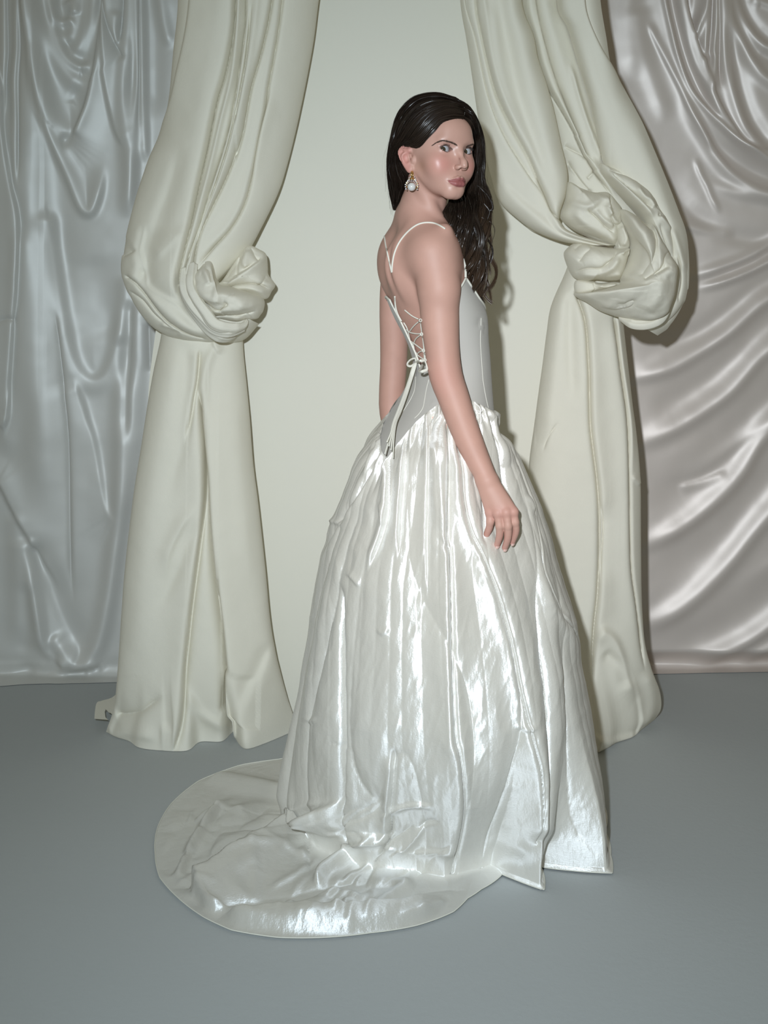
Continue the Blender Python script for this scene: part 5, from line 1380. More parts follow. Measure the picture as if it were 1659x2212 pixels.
# under-layer that follows the scalp, so no skin shows between the strands
def sd_cap(P):
    q = to_head(np.asarray(P, np.float32)).astype(np.float32)
    d = sd_hairvol(P) + .0075
    s, t, h = q[:, 0], q[:, 1], q[:, 2]
    az = np.degrees(np.arctan2(s, t + .012))
    hl = np.interp(az, [-180, -138, -122, -112, -92, -78, -68, -50, -30, 0, 20, 40, 58, 75, 100, 180], [-.14, -.14, -.11, .017, .018, .017, .024, .040, .056, .062, .058, .040, -.01, -.06, -.14, -.14])
    return np.maximum(d, (hl - h) * .7)
cap = surface_nets(HO + np.array([-.14, -.14, -.15]), HO + np.array([.14, .18, .14]), .003, sd_cap)
o = new_obj('hair_underlayer', mesh_np('hair_underlayer', *cap), M_HAIR)
o.parent = hair
# ------------------------------------------------------------------ gown
def torso_pt(psi, z, off=0.004):
    cx, a, b = slice_at(z); a = a + off; b = b + off
    c, s = np.cos(psi), np.sin(psi)
    return np.stack([cx + b * c * Fw[0] - a * s * Lf[0], TY + b * c * Fw[1] - a * s * Lf[1], z + 0 * psi], -1)

_top = np.array([(0, 1.262), (21, 1.275), (40, 1.293), (52, 1.307), (59, 1.333), (66, 1.358), (76, 1.345), (88, 1.330), (111, 1.293), (129, 1.276), (146, 1.262), (149, 1.252), (155, 1.222), (164, 1.180), (168, 1.152), (172, 1.138), (176, 1.132), (181, 1.15), (184, 1.20), (186, 1.245), (187, 1.30), (200, 1.31), (230, 1.30), (260, 1.315), (285, 1.345), (294, 1.358), (301, 1.333), (320, 1.293), (340, 1.275), (360, 1.262)])
_seam = np.array([(0, 1.032), (30, 1.036), (62, 1.0466), (93, 1.0705), (115, 1.0755), (134, 1.0645), (145, 1.040), (150, 1.022), (155, .985), (160, .945), (163, .9385), (168, .945), (185, .985), (205, 1.03), (230, 1.06), (270, 1.075), (300, 1.065), (330, 1.042), (360, 1.032)])
def z_top(psi): return np.interp(np.degrees(psi) % 360, _top[:, 0], _top[:, 1])
def z_seam(psi): return np.interp(np.degrees(psi) % 360, _seam[:, 0], _seam[:, 1])

def sd_dressed(P):
    P = np.asarray(P, np.float32)
    return np.minimum(sd_body(P), sd_torso(P, .004))
def on_figure(pts, off=.0015, n=60, y0=2.70):
    C = resample(catmull(pts, 8), n)
    P, d = cast(C[:, 0], C[:, 1], sd_dressed, y0, 3.3, off, 70)
    k = np.ones(5) / 5
    Pp = np.pad(P, ((2, 2), (0, 0)), mode='edge')
    return np.stack([np.convolve(Pp[:, i], k, 'valid') for i in range(3)], -1)

# --- materials
m = bpy.data.materials.new('ivory_crepe'); nt, b = nodes_of(m)
b.inputs['Base Color'].default_value = (.445, .43, .395, 1); b.inputs['Roughness'].default_value = .62; b.inputs['Specular IOR Level'].default_value = .3
b.inputs['Sheen Weight'].default_value = .15
wv = noise_node(nt, 1400, 2, .6, stretch=(1, 1, .35)); bp = nt.nodes.new('ShaderNodeBump'); bp.inputs['Distance'].default_value = .0004; bp.inputs['Strength'].default_value = .5
link(nt, wv.outputs['Fac'], bp.inputs['Height']); link(nt, bp.outputs[0], b.inputs['Normal'])
M_CREPE = m
M_TRIM = mat_simple('ivory_satin_cord', (.70, .69, .61), .45, 0, .4)

def mat_taffeta():
    m = bpy.data.materials.new('ivory_taffeta'); nt, b = nodes_of(m)
    n = noise_node(nt, 3.0, 3)
    mx = nt.nodes.new('ShaderNodeMix'); mx.data_type = 'RGBA'
    mx.inputs[6].default_value = (.72, .685, .60, 1); mx.inputs[7].default_value = (.77, .745, .68, 1)
    link(nt, n.outputs['Fac'], mx.inputs[0]); nt.nodes.remove(b)
    out_ = [x for x in nt.nodes if x.type == 'OUTPUT_MATERIAL'][0]
    df = nt.nodes.new('ShaderNodeBsdfDiffuse'); link(nt, mx.outputs[2], df.inputs['Color'])
    gl = nt.nodes.new('ShaderNodeBsdfAnisotropic'); gl.inputs['Color'].default_value = (.93, .96, 1.0, 1)
    gl.inputs['Roughness'].default_value = .45; gl.inputs['Anisotropy'].default_value = .55; gl.inputs['Rotation'].default_value = 0.0
    tg = nt.nodes.new('ShaderNodeTangent'); tg.direction_type = 'RADIAL'; tg.axis = 'Z'; link(nt, tg.outputs[0], gl.inputs['Tangent'])
    ms = nt.nodes.new('ShaderNodeMixShader'); ms.inputs[0].default_value = .31
    link(nt, df.outputs[0], ms.inputs[1]); link(nt, gl.outputs[0], ms.inputs[2]); 
    sh = nt.nodes.new('ShaderNodeAttribute'); sh.attribute_name = 'sheer'; tr = nt.nodes.new('ShaderNodeBsdfTransparent'); m3 = nt.nodes.new('ShaderNodeMixShader')
    link(nt, sh.outputs['Fac'], m3.inputs[0]); link(nt, ms.outputs[0], m3.inputs[1]); link(nt, tr.outputs[0], m3.inputs[2]); link(nt, m3.outputs[0], out_.inputs['Surface'])
    # slub weave: fine cross-wise threads, plus small paper-like crumples
    slub = noise_node(nt, 260, 3, .65, stretch=(.35, .35, 2.2))
    crum = nt.nodes.new('ShaderNodeTexVoronoi'); crum.feature = 'DISTANCE_TO_EDGE'
    tc = nt.nodes.new('ShaderNodeTexCoord'); mp = nt.nodes.new('ShaderNodeMapping'); mp.inputs['Scale'].default_value = (1.3, 1.3, .55)
    wn = noise_node(nt, 5, 3, .6)
    ad = nt.nodes.new('ShaderNodeMix'); ad.data_type = 'VECTOR'; ad.inputs[0].default_value = .12
    link(nt, tc.outputs['Object'], ad.inputs[4]); link(nt, wn.outputs['Color'], ad.inputs[5])
    link(nt, ad.outputs[1], mp.inputs['Vector']); link(nt, mp.outputs[0], crum.inputs['Vector']); crum.inputs['Scale'].default_value = 9
    cn = noise_node(nt, 26, 4, .62, stretch=(1, 1, .5))
    b0 = nt.nodes.new('ShaderNodeBump'); b0.inputs['Distance'].default_value = .010; b0.inputs['Strength'].default_value = .30
    b1 = nt.nodes.new('ShaderNodeBump'); b1.inputs['Distance'].default_value = .0045; b1.inputs['Strength'].default_value = .55
    b2 = nt.nodes.new('ShaderNodeBump'); b2.inputs['Distance'].default_value = .0007; b2.inputs['Strength'].default_value = .7
    link(nt, crum.outputs['Distance'], b0.inputs['Height']); link(nt, cn.outputs['Fac'], b1.inputs['Height']); link(nt, slub.outputs['Fac'], b2.inputs['Height'])
    link(nt, b0.outputs[0], b1.inputs['Normal']); link(nt, b1.outputs[0], b2.inputs['Normal']); link(nt, b2.outputs[0], df.inputs['Normal']); link(nt, b2.outputs[0], gl.inputs['Normal'])
    return m
M_TAFFETA = mat_taffeta()

# --- bodice
nps, nrw = 300, 60
psi = np.linspace(0, 2 * np.pi, nps, endpoint=False)
zt, zs_ = z_top(psi), z_seam(psi) - .010
vv = np.linspace(0, 1, nrw)[:, None]
Zg = zt[None] * (1 - vv) + zs_[None] * vv
PS = np.broadcast_to(psi[None], Zg.shape)
Pb = torso_pt(PS, Zg, .0045)
pxb = w2px(Pb)
zq = zoomed(780, 460, 4.706)
H = fold_relief(pxb, [(zq((1222, 1050), (1200, 1130), (1190, 1180)), -2.0, 8, 4, .2, .3), (zq((1255, 1090), (1258, 1180), (1245, 1240)), -1.6, 4, 5, .2, .2),
                      (zq((1230, 1120), (1240, 1200)), 1.5, 8, 8, .2, .2), (zq((700, 1920), (760, 1930), (820, 1940)), 1.2, 5, 5, .3, .3)]) * TY / F_PX
nrmx = Pb - np.stack([slice_at(Zg)[0], np.full_like(Zg, TY), Zg], -1); nrmx /= np.linalg.norm(nrmx, axis=-1, keepdims=True)
Pb = Pb + nrmx * H[..., None]
bodice = new_obj('bodice', mesh_np('bodice', Pb.reshape(-1, 3), grid_faces(nrw, nps, wrap=True)), M_CREPE)
place(bodice, person)
bodice['label'] = 'matte ivory bodice with open laced back'

def sub(name, VF, mat, parent, any_=True):
    o = new_obj(name, mesh_any(name, *VF), mat)
    o.parent = parent
    return o
# piping along the top edge
edge = torso_pt(psi, zt, .0055)
k5 = np.ones(5) / 5
edge = np.stack([np.convolve(np.concatenate([edge[-2:, i], edge[:, i], edge[:2, i]]), k5, 'valid') for i in range(3)], -1)
sub('edge_piping', tube(edge, .0026, 6, closed=True), M_TRIM, bodice)
# straps
z1_ = zoomed(780, 170, 4.706)
sub('shoulder_strap', tube(on_figure(z1_((860, 1530), (830, 1510), (800, 1492), (760, 1474), (720, 1464), (640, 1464), (560, 1490), (470, 1560), (390, 1660), (340, 1770), (318, 1880), (312, 1975)), .0006, 90), .0022, 8), M_TRIM, bodice)
sub('shoulder_strap', tube(on_figure(z1_((236, 1600), (250, 1690), (280, 1830), (312, 1975)), .0008, 60), .0020, 8), M_TRIM, bodice)
sub('shoulder_strap', tube(on_figure(zq((342, 845), (350, 950), (372, 1030), (412, 1105)), .0012, 40), .0022, 8), M_TRIM, bodice)
pf = [(990, 538), (997, 549), (1002, 565), (1005.5, 580), (1006, 599)]
Pf = px2w(*resample(catmull(pf, 8), 40).T, np.linspace(2.955, 2.922, 40))
sub('shoulder_strap', tube(Pf, .0030, 8), M_TRIM, bodice)
# lacing
lace = [((440, 985), (520, 1048), (602, 1088)), ((460, 1180), (490, 1212), (560, 1228), (612, 1228)), ((484, 1215), (540, 1145), (602, 1092)), ((495, 1298), (545, 1332), (630, 1396)), ((528, 1345), (556, 1280), (614, 1232)),
        ((545, 1400), (580, 1450), (648, 1494)), ((556, 1450), (590, 1415), (634, 1398)), ((556, 1506), (600, 1512), (648, 1494)), ((430, 1110), (470, 1180), (500, 1300), (530, 1340)), ((530, 1340), (545, 1400), (556, 1450), (556, 1506))]
for l in lace:
    sub('lacing_cord', tube(on_figure(zq(*l), .0016, 30), .0016, 6), M_TRIM, bodice)
for c in ((602, 1090), (613, 1230), (632, 1397), (648, 1494)):       # loops on the near edge
    C = np.array(zq(c)[0]); P0 = on_figure([tuple(C), tuple(C + (1, 1))], .003, 8)[3]
    a = np.linspace(0, 2 * np.pi, 14, endpoint=False)
    sub('eyelet_loop', tube(P0 + np.stack([.0030 * np.cos(a), 0 * a, .0034 * np.sin(a)], -1), .0009, 6, closed=True), M_TRIM, bodice)
# bow loops and hanging tails
def leaf(pts, wid, d, name, bulge=.006):
    C = resample(catmull(pts, 8), 40); t = np.linspace(0, 1, 40)
    Pm, _ = cast(C[:, 0], C[:, 1], sd_dressed, 2.7, 3.3, .004, 60)
    Pm[:, 1] = np.interp(t, [0, .5, 1], [Pm[0, 1], min(Pm[0, 1], Pm[-1, 1]) - d, Pm[-1, 1]])
    Pm = px2w(C[:, 0], C[:, 1], Pm[:, 1])
    return sub(name, tube(Pm, np.interp(t, [0, .2, .5, .8, 1], [.002, wid * .8, wid, wid * .8, .002]), 10, flat=.5, nrm=(0, 1, 0)), M_TRIM, bodice)
leaf(zq((562, 1515), (548, 1480), (505, 1492), (474, 1525), (476, 1550), (510, 1556), (562, 1520)), .0034, .014, 'bow_loop')
leaf(zq((640, 1498), (618, 1560), (594, 1618), (640, 1606), (672, 1590), (664, 1540), (650, 1500)), .0040, .012, 'bow_loop')
leaf(zq((562, 1518), (600, 1506), (648, 1496)), .0042, .006, 'bow_knot')
for i, (dx, wd) in enumerate(((0, .0019), (8, .0017), (16, .0017), (-8, .0016), (24, .0015))):
    pts = zq((558 + dx * .2, 1520), (530 + dx, 1570), (490 + dx, 1700), (440 + dx * 1.1, 1850), (380 + dx * 1.2, 2010), (330 + dx * 1.1, 2140), (300 + dx * 1.4, 2240 + 14 * i), (262 + dx * 2.6, 2330 + 40 * i))
    C = resample(catmull(pts, 8), 90)
    Pm, _ = cast(C[:, 0], C[:, 1], sd_dressed, 2.7, 3.3, .006, 60)
    t = np.linspace(0, 1, 90)
    Y = np.interp(t, [0, .15, 1], [Pm[0, 1] - .003, Pm[0, 1] - .012, min(Pm[50, 1], 2.93) - .020 - .05])
    sub('lacing_tail', tube(px2w(C[:, 0], C[:, 1], Y), wd, 6), M_TRIM, bodice)
# panel seams
for l in (zq((556, 1640), (546, 1780), (520, 1860), (470, 1950), (400, 2060), (350, 2160)), zq((690, 1690), (664, 1790), (645, 1900), (628, 1980), (590, 2040), (540, 2090)), zq((1222, 1060), (1213, 1300), (1225, 1500), (1240, 1700), (1272, 1890), (1296, 1990))):
    sub('seam', tube(on_figure(l, .0004, 70), .0009, 5), M_TRIM, bodice)

# --- skirt
_sk = np.array([(862, 880, 1054), (900, 822, 1063), (950, 790, 1095), (985, 770, 1112), (1050, 747, 1140), (1100, 733, 1160), (1150, 712, 1178), (1200, 698, 1194), (1300, 683, 1224), (1400, 669, 1248), (1500, 655, 1264), (1600, 640, 1275), (1700, 628, 1284), (1800, 614, 1296), (1860, 606, 1304), (1900, 604, 1306)], float)
SY = 3.06
sk_z = CAM_H - (_sk[:, 0] - HORIZON) * SY / F_PX
sk_l = (_sk[:, 1] - CX) * SY / F_PX * .997; sk_r = (_sk[:, 2] - CX) * SY / F_PX * .997
o_ = np.argsort(sk_z); sk_z, sk_l, sk_r = sk_z[o_], sk_l[o_], sk_r[o_]
C0 = np.array([.150, 3.06])
def polar_table(pts):
    P = np.array(pts, float); G = px2w(P[:, 0], P[:, 1], ground_depth(P[:, 1]))[:, :2] - C0
    a = np.degrees(np.arctan2(G[:, 1], G[:, 0])) % 360; r = np.hypot(G[:, 0], G[:, 1]); o = np.argsort(a)
    return a[o], r[o]
ring_a, ring_r = polar_table([(1296, 1800), (1308, 1850), (1312, 1888), (1158, 1872), (1168, 1922), (1120, 1905), (1060, 1880), (1020, 1890), (960, 1905), (900, 1890), (850, 1888), (790, 1880), (740, 1862), (690, 1850), (650, 1820), (612, 1797), (622, 1730), (632, 1690), (700, 1640), (800, 1610), (1000, 1600), (1200, 1640), (1280, 1720)])
hem_a, hem_r = polar_table([(1300, 1800), (1312, 1850), (1316, 1888), (1160, 1876), (1170, 1926), (1120, 1908), (1085, 1893), (1040, 1925), (1010, 1945), (980, 1974), (900, 2004), (800, 2020), (700, 2030), (600, 2030), (500, 2014), (440, 1986), (380, 1940), (345, 1900), (335, 1850), (341, 1790), (370, 1740), (430, 1690), (520, 1656), (600, 1644), (690, 1632), (760, 1618), (840, 1606), (1000, 1595), (1200, 1636), (1284, 1720)])
def pin(a, A, R): return np.interp(a % 360, np.concatenate([A[-3:] - 360, A, A[:3] + 360]), np.concatenate([R[-3:], R, R[:3]]))

nf, nb_ = 540, 90
psk = np.concatenate([np.linspace(np.radians(8), np.radians(215), nf, endpoint=False), np.linspace(np.radians(215), np.radians(368), nb_, endpoint=False)])
nk = len(psk)
zse = z_seam(psk)
S0 = torso_pt(psk, zse, .0085)
th = np.unwrap(np.arctan2(S0[:, 1] - TY, S0[:, 0] - slice_at(zse)[0]))
thd = np.degrees(th)
# spread the angles evenly enough that the drape is regular lower down
nv1, nv2 = 260, 80
v = np.linspace(0, 1, nv1)[:, None]
Zs = zse[None] * (1 - v) + .012 * v
xl = np.interp(Zs, sk_z, sk_l); xr = np.interp(Zs, sk_z, sk_r)
cxk = (xl + xr) / 2; rxk = (xr - xl) / 2
ryk = rxk * np.interp(Zs, [0, .5, 1.0], [.93, .98, 1.0]); cyk = np.interp(Zs, [0, .6, 1.05], [3.06, 3.05, TY])
TH = np.broadcast_to(th[None], Zs.shape)
ex, ey = cxk + rxk * np.cos(TH), cyk + ryk * np.sin(TH)
rr = pin(thd, ring_a, ring_r)
gx, gy = C0[0] + rr * np.cos(th), C0[1] + rr * np.sin(th)
wb = smooth01((.42 - Zs) / .42) ** 1.5
ex = ex * (1 - wb) + gx[None] * wb; ey = ey * (1 - wb) + gy[None] * wb
tcx, ta_, tb_ = slice_at(Zs)
ddx = ex - tcx; ddy = ey - TY; du = ddx * Fw[0] + ddy * Fw[1]; dw = ddx * Lf[0] + ddy * Lf[1]
kk_ = np.sqrt((du / (tb_ + .02)) ** 2 + (dw / (ta_ + .02)) ** 2)
gk = np.where((kk_ < 1) & (Zs > .75), 1 / np.maximum(kk_, .3), 1)
ex = tcx + ddx * gk; ey = TY + ddy * gk
x_ = np.clip((zse[None] - Zs) / .14, 0, 1)
wt = 1 - (1 - x_) ** 2.6
Px = S0[None, :, 0] * (1 - wt) + ex * wt; Py = S0[None, :, 1] * (1 - wt) + ey * wt
P1 = np.stack([Px, Py, Zs], -1)
# floor part
u2 = np.linspace(0, 1, nv2 + 1)[1:, None]
hr = np.maximum(pin(thd, hem_a, hem_r), rr + .012)
r2 = rr[None] * (1 - u2) + hr[None] * u2
P2 = np.stack([C0[0] + r2 * np.cos(th)[None], C0[1] + r2 * np.sin(th)[None], .012 - .008 * u2 + 0 * r2], -1)
PK = np.vstack([P1, P2])
tt = np.arange(nv1 + nv2)
pxk = w2px(PK)
facing = smooth01((-np.sin(TH[0]) + .35) / .25)[None]            # front half follows the traced folds, the rest is regular pleating
foldsK = []; foldsG = []
def K(pts, *a): foldsK.append((pts, *a))
s4 = zS((832, 90), (832, 250), (831, 450), (830, 700), (840, 760), (850, 1100), (858, 1400), (870, 1650)) + zT((1085, 190), (1095, 260), (1100, 400), (1072, 560), (1052, 625))
s5 = zS((880, 160), (890, 300), (905, 500), (940, 650), (1000, 780), (1080, 1000), (1140, 1230), (1180, 1450), (1230, 1700)) + zT((1340, 240), (1348, 350), (1352, 450), (1356, 520))
s7 = zS((1085, 120), (1130, 260), (1215, 480), (1260, 690), (1285, 860), (1360, 1030), (1450, 1180), (1490, 1330))
s3 = zS((745, 80), (745, 300), (738, 600), (735, 760), (740, 1000))
s1 = zS((548, 190), (545, 400), (541, 560), (520, 650), (480, 760), (440, 870))
s2 = zS((632, 130), (622, 350), (606, 560), (600, 720), (590, 800))
s9 = zS((480, 330), (380, 500), (260, 690), (228, 790))
K(s4, -26, 4, 5, .03, .02); K(s4, 16, 34, 4, .08, .05); K(s4, 9, 3, 26, .1, .1)
K(s5, -24, 5, 4, .03, .02); K(s5, 15, 24, 4, .1, .05); K(s5, 12, 4, 34, .1, .05)
K(s7, -16, 5, 4, .05, .2); K(s7, 11, 22, 4, .1, .2); K(s7, 8, 4, 30, .1, .2)
K(s3, -11, 5, 7, .03, .3); K(s3, 8, 16, 5, .05, .3)
K(s1, -15, 4, 5, .03, .2); K(s1, 10, 14, 4, .05, .2)
K(s2, -14, 4, 5, .03, .2); K(s2, 9, 14, 4, .05, .2)
K(s9, -10, 6, 5, .1, .3); K(s9, 7, 20, 8, .1, .35)
K(zS((1000, 440), (1006, 600), (1000, 710)), -10, 5, 5, .2, .2)
K(zS((1040, 90), (1080, 260), (1112, 430), (1120, 560)), -11, 5, 5, .05, .2); K(zS((985, 60), (1000, 260), (1020, 420)), -8, 5, 5, .05, .2)
# broad panels between the main creases
K(zS((770, 200), (790, 450), (815, 660)), 7, 16, 10, .1, .2)
K(zS((312, 900), (312, 1300), (315, 1700)) + zT((530 + 150, 180), (685, 300), (690, 450), (720, 560)), -14, 6, 8, .1, .1)
K(zT((862, 180), (856, 300), (848, 400), (830, 520), (780, 600)), -16, 5, 5, .15, .1); K(zT((862, 200), (850, 380), (826, 510)), 10, 16, 4, .2, .2)
# crumple points
for pts in (zS((490, 500), (515, 560), (530, 640)), zS((330, 850), (370, 880), (410, 930)), zS((230, 620), (280, 600), (340, 640)), zS((790, 640), (830, 710), (860, 720)), zS((1180, 480), (1210, 500), (1230, 560)), zS((130, 1560), (170, 1590), (215, 1560)), zS((1150, 1600), (1210, 1615), (1240, 1580)), zS((480, 1130), (520, 1150), (560, 1120))):
    K(pts, 3, 4, 7, .3, .3)
# train on the floor
K(zT((700, 360), (560, 440), (400, 545), (270, 625), (165, 682)), 34, 7, 48, .15, .05)
K(zT((165, 690), (240, 745), (300, 735)), 12, 6, 10, .1, .3)
K(zT((240, 742), (400, 722), (560, 690), (700, 655), (800, 690)), -14, 6, 8, .1, .2)
K(zT((250, 790), (450, 775), (700, 770), (900, 750), (1050, 700)), 24, 34, 12, .1, .15)
K(zT((600, 665), (612, 622), (700, 560), (800, 488)), 16, 12, 6, .1, .1)
K(zT((440, 260), (330, 330), (230, 430), (150, 560), (110, 660)), 12, 8, 8, .15, .15); K(zT((480, 330), (380, 370), (290, 410)), 10, 12, 12, .2, .3)
K(zT((360, 250), (240, 350), (130, 500), (80, 650)), -8, 12, 10, .15, .15)
K(zT((940, 640), (850, 700), (760, 760)), 9, 12, 12, .2, .3); K(zT((700, 690), (690, 740), (660, 800)), 7, 8, 8, .2, .3)
for i in range(95):
    c_ = np.array([rng.uniform(60, 1050), rng.uniform(380, 800)]); ang = rng.normal(-.45, .5); ln = rng.uniform(40, 130)
    dv = np.array([math.cos(ang), math.sin(ang)]) * ln; bend = np.array([-dv[1], dv[0]]) * rng.normal(0, .12)
    K(zT(tuple(c_ - dv), tuple(c_ + bend), tuple(c_ + dv)), rng.choice([-1, 1]) * rng.uniform(2, 6), rng.uniform(4, 9), rng.uniform(4, 14), .3, .3)
# little gathers below the seam
gp = []
for i in range(46):
    q_ = 10 + i * 4.4 + rng.normal(0, .8)
    if q_ > 214: break
    z0 = z_seam(np.radians(q_)); P0 = torso_pt(np.radians(q_), z0, .01)
    a0 = w2px(P0); ln = 22 + 55 * rng.random()
    dirx = (a0[0] - 940) / 260
    foldsG.append(([tuple(a0 - np.array([0, 4])), tuple(a0 + np.array([dirx * ln * .55, ln * .6])), tuple(a0 + np.array([dirx * ln, ln * 1.3]))], (-1 if i % 2 else 1) * (6 + 5 * rng.random()), 4.2, 4.2, 0, .6))
Hk, SHk = fold_relief(pxk, foldsK, True)
onf = np.concatenate([np.zeros((nv1, nk)), np.ones((nv2, nk))])
start = np.concatenate([smooth01(x_ / .22), np.ones((nv2, nk))])
HG = fold_relief(pxk, foldsG) * np.concatenate([smooth01(x_ / .05), np.ones((nv2, nk))])
Hk = Hk * np.where(onf > 0, 1.5, 1.6) * start + HG; SHk = SHk * start[..., None]
# long pleats that run from the gathers to the floor: rounded ridges, sharp valleys
vz = np.concatenate([np.broadcast_to((1.05 - Zs) / 1.05, Zs.shape), np.ones((nv2, nk))])
ph_ = thd[None] / 360 * 15 + .55 * vnoise(np.stack([np.broadcast_to(thd[None] / 33, vz.shape), vz * 1.3], -1), 81) + .25 * np.sin(vz * 5 + thd[None] / 17)
ridge = np.abs(np.sin(np.pi * ph_)) ** .55
amp_ = (2.5 + 17 * smooth01(vz / .75)) * (.8 + .7 * np.abs(np.cos(TH[0]))[None]) * (.65 + .5 * vnoise(np.stack([np.broadcast_to(thd[None] / 14, vz.shape), vz * 2.2], -1), 82))
ph2 = thd[None] / 360 * 41 + .6 * vnoise(np.stack([np.broadcast_to(thd[None] / 15, vz.shape), vz * 2], -1), 83)
ridge2 = np.abs(np.sin(np.pi * ph2)) ** .7
Hk = Hk + (amp_ * (ridge - .55) + (3.2 * (1 - .75 * vz)) * (ridge2 - .55)) * start * (1 - .8 * onf)
# crisp crumpled paper-like relief, stretched along the fall of the cloth
cr = np.abs(vnoise(np.stack([pxk[..., 0] / 34, pxk[..., 1] / 95], -1), 71)) + .5 * np.abs(vnoise(np.stack([pxk[..., 0] / 17 + pxk[..., 1] / 60, pxk[..., 1] / 40], -1), 72))
cr2 = np.abs(vnoise(np.stack([pxk[..., 0] / 70 - pxk[..., 1] / 120, pxk[..., 1] / 150], -1), 73))
fallw = np.concatenate([np.clip(x_ * 1.0, 0, 1), np.ones((nv2, nk))])
Hk = Hk + fallw * (2.2 * (.5 - cr) + 1.5 * (.4 - cr2))
lowlim = -1.0 - 60 * np.concatenate([smooth01((x_ - .06) / .35), np.ones((nv2, nk))])
Hk = np.maximum(Hk, lowlim)
pleat = 9 * np.sin(thd / 360 * 2 * np.pi * 17) + 4 * np.sin(thd / 360 * 2 * np.pi * 31 + 1)
Hk = Hk * facing + (1 - facing) * pleat[None] * fallw
out = np.stack([np.cos(TH[0]), np.sin(TH[0]), 0 * th], -1)
S_ = SY / F_PX
onfloor = np.concatenate([smooth01((v - .93) / .07) * np.ones((1, nk)), np.ones((nv2, nk))])
nr_ = out[None] * (1 - .75 * onfloor[..., None]) + np.array([0, 0, 1.0]) * (onfloor * .9)[..., None]
edgek = np.concatenate([np.ones((nv1, nk)), smooth01((1 - u2) / .12) * np.ones((1, nk))])
train_w = smooth01((hr - rr - .03) / .06)[None]
amt = Hk * S_ * edgek * (1 - onfloor * (1 - .35 - .65 * train_w))
PK = PK + nr_ * amt[..., None]
fs = (facing * (1 - onfloor) * edgek)[..., None] * S_
PK[..., 0:1] += SHk[..., 0:1] * fs; PK[..., 2:3] -= SHk[..., 1:2] * fs * .5
PK[..., 2] = np.maximum(PK[..., 2], .003 + .0006 * np.cos(tt / 3)[:, None] ** 2)
skm = mesh_np('skirt', PK.reshape(-1, 3), grid_faces(nv1 + nv2, nk, wrap=True))
sheer = np.concatenate([np.zeros((nv1, nk)), .22 * smooth01(u2 / .25) * train_w * np.ones((1, nk))])      # a single unlined layer where the train lies on the floor
sa = skm.attributes.new('sheer', 'FLOAT', 'POINT'); sa.data.foreach_set('value', sheer.astype(np.float32).ravel())
skirt = new_obj('skirt', skm, M_TAFFETA)
place(skirt, person)
skirt['label'] = 'glossy ivory taffeta skirt with a train spread on the floor'
# rolled hem
hemP = PK[-1] + np.array([0, 0, .001])
sub('rolled_hem', tube(hemP, .0013, 5, closed=True), M_TRIM, skirt)
# curled hem ruffles on the near side
def ruffle(pts, h0, h1):
    C = resample(catmull(pts, 10), 120)
    G = px2w(C[:, 0], C[:, 1], ground_depth(C[:, 1]))
    vv_ = np.linspace(0, 1, 14)[:, None]
    P = G[None] + np.array([0, 0, 1.0]) * (h0 + (h1 - h0) * vv_)[..., None] + np.array([0.0, .02, 0]) * (vv_ ** 2)[..., None]
    P[..., 2] = np.maximum(P[..., 2], .003)
    return P.reshape(-1, 3), grid_faces(14, 120)
sub('hem_ruffle', ruffle(zT((1350, 520), (1370, 510), (1400, 545), (1450, 580), (1520, 600), (1590, 622), (1606, 600), (1600, 570)), .003, .03), M_TAFFETA, skirt)
# ------------------------------------------------------------------ earring
lobe_p, _ = cast([889.5], [369.0], sd_body, 2.7, 3.2, .002, 70)
EY = float(lobe_p[0, 1]) - .004
earring = empty('pearl_earring', tuple(px2w(889, 404, EY)))
tag(earring, 'drop earring with a large white pearl and clear crystals on a gold hoop', 'earring')
zEar = zoomed(850, 300, 17.0)
M_GOLD = mat_simple('polished_gold', (.83, .58, .22), .16, 1.0)
m = bpy.data.materials.new('pearl'); nt, b = nodes_of(m)
b.inputs['Base Color'].default_value = (.60, .60, .58, 1); b.inputs['Roughness'].default_value = .16; b.inputs['Coat Weight'].default_value = .6; b.inputs['Coat Roughness'].default_value = .05
b.inputs['Sheen Weight'].default_value = .2
M_PEARL = m
M_CRYSTAL = mat_simple('clear_crystal', (.85, .85, .90), .08, .8, 1.0)
def epx(x, y, dy=0.0):
    (a, c), = zEar((x, y)); return px2w(a, c, EY + dy)
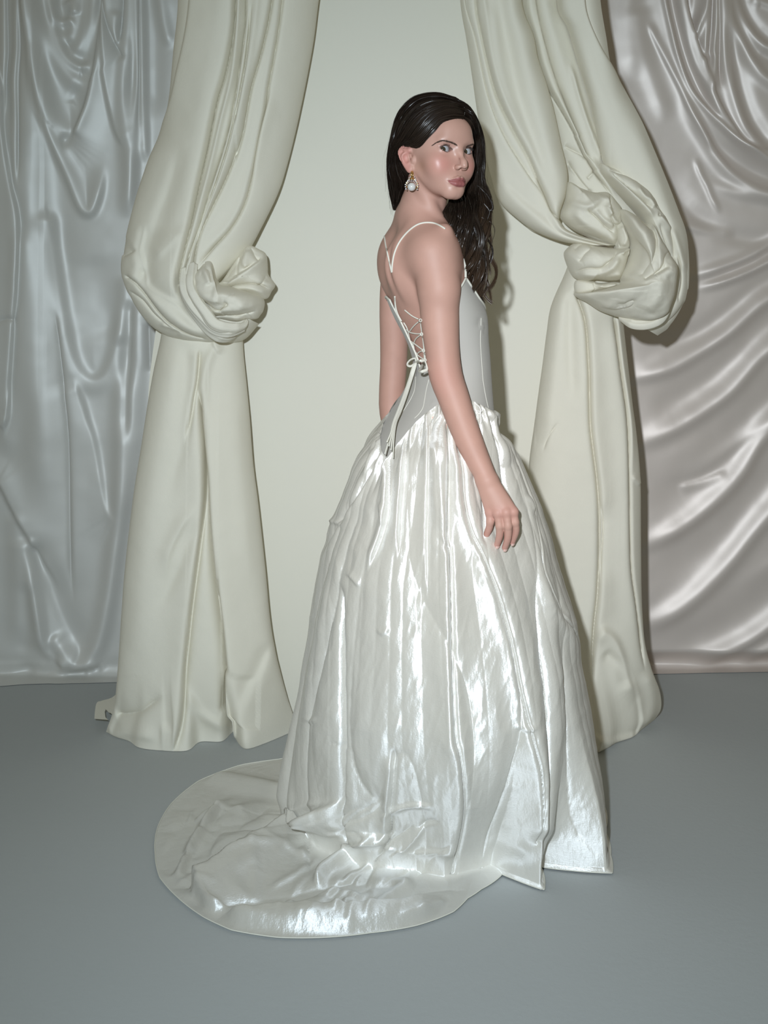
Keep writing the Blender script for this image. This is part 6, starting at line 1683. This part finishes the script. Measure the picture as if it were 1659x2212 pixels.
def put(name, VF, mat, smooth=True):
    o = new_obj(name, mesh_any(name, *VF), mat, smooth=smooth); place(o, earring); return o
put('pearl', uv_sphere(epx(665, 1760, -.004), .0096, 36, 24), M_PEARL)
a = np.linspace(0, 2 * np.pi, 40, endpoint=False)
c = epx(685, 1325, .001)
put('hoop', tube(np.stack([c[0] + .0022 * np.cos(a), c[1] + .0075 * np.cos(a), c[2] + .0085 * np.sin(a)], -1), .0015, 10, closed=True), M_GOLD)
put('bail', tube(np.stack([epx(600, 1490, -.002), epx(665, 1470, -.0045), epx(740, 1490, -.002)]), .0014, 8), M_GOLD)
put('setting', tube(np.stack([epx(470, 1780, .002), epx(480, 1620, .002), epx(560, 1500, .002), epx(670, 1455, .002), epx(790, 1500, .002), epx(870, 1620, .002), epx(880, 1760, .002), epx(830, 1860, .002)]), .0022, 8), M_GOLD)
def crystal(p, r):
    th = np.linspace(0, 2 * np.pi, 8, endpoint=False)
    rings = [(.45, -.8), (1.0, -.25), (.55, .6)]
    V = [p + r * np.array([q * np.cos(t), h, q * np.sin(t)]) for q, h in rings for t in th]
    V = np.array(V + [p + r * np.array([0, -.8, 0]), p + r * np.array([0, 1.0, 0])])
    Fq = list(grid_faces(3, 8, wrap=True)); 
    for j in range(8):
        Fq.append((j, (j + 1) % 8, 24, 24)); Fq.append((16 + (j + 1) % 8, 16 + j, 25, 25))
    return V, np.array(Fq)
for k in range(13):                           # outer row
    t = np.radians(205 - k * 19.5)
    put('crystal', crystal(epx(665 + 232 * np.cos(t), 1735 - 240 * np.sin(t), -.001), .0017 if k % 2 else .0020), M_CRYSTAL, False)
for k in range(9):                            # inner row
    t = np.radians(168 - k * 19.5)
    put('crystal', crystal(epx(665 + 185 * np.cos(t), 1745 - 195 * np.sin(t), -.003), .0014), M_CRYSTAL, False)
for x, y in ((575, 1440), (620, 1395), (545, 1510), (770, 1400), (800, 1460), (820, 1510)):
    put('crystal', crystal(epx(x, y, -.001), .0016), M_CRYSTAL, False)
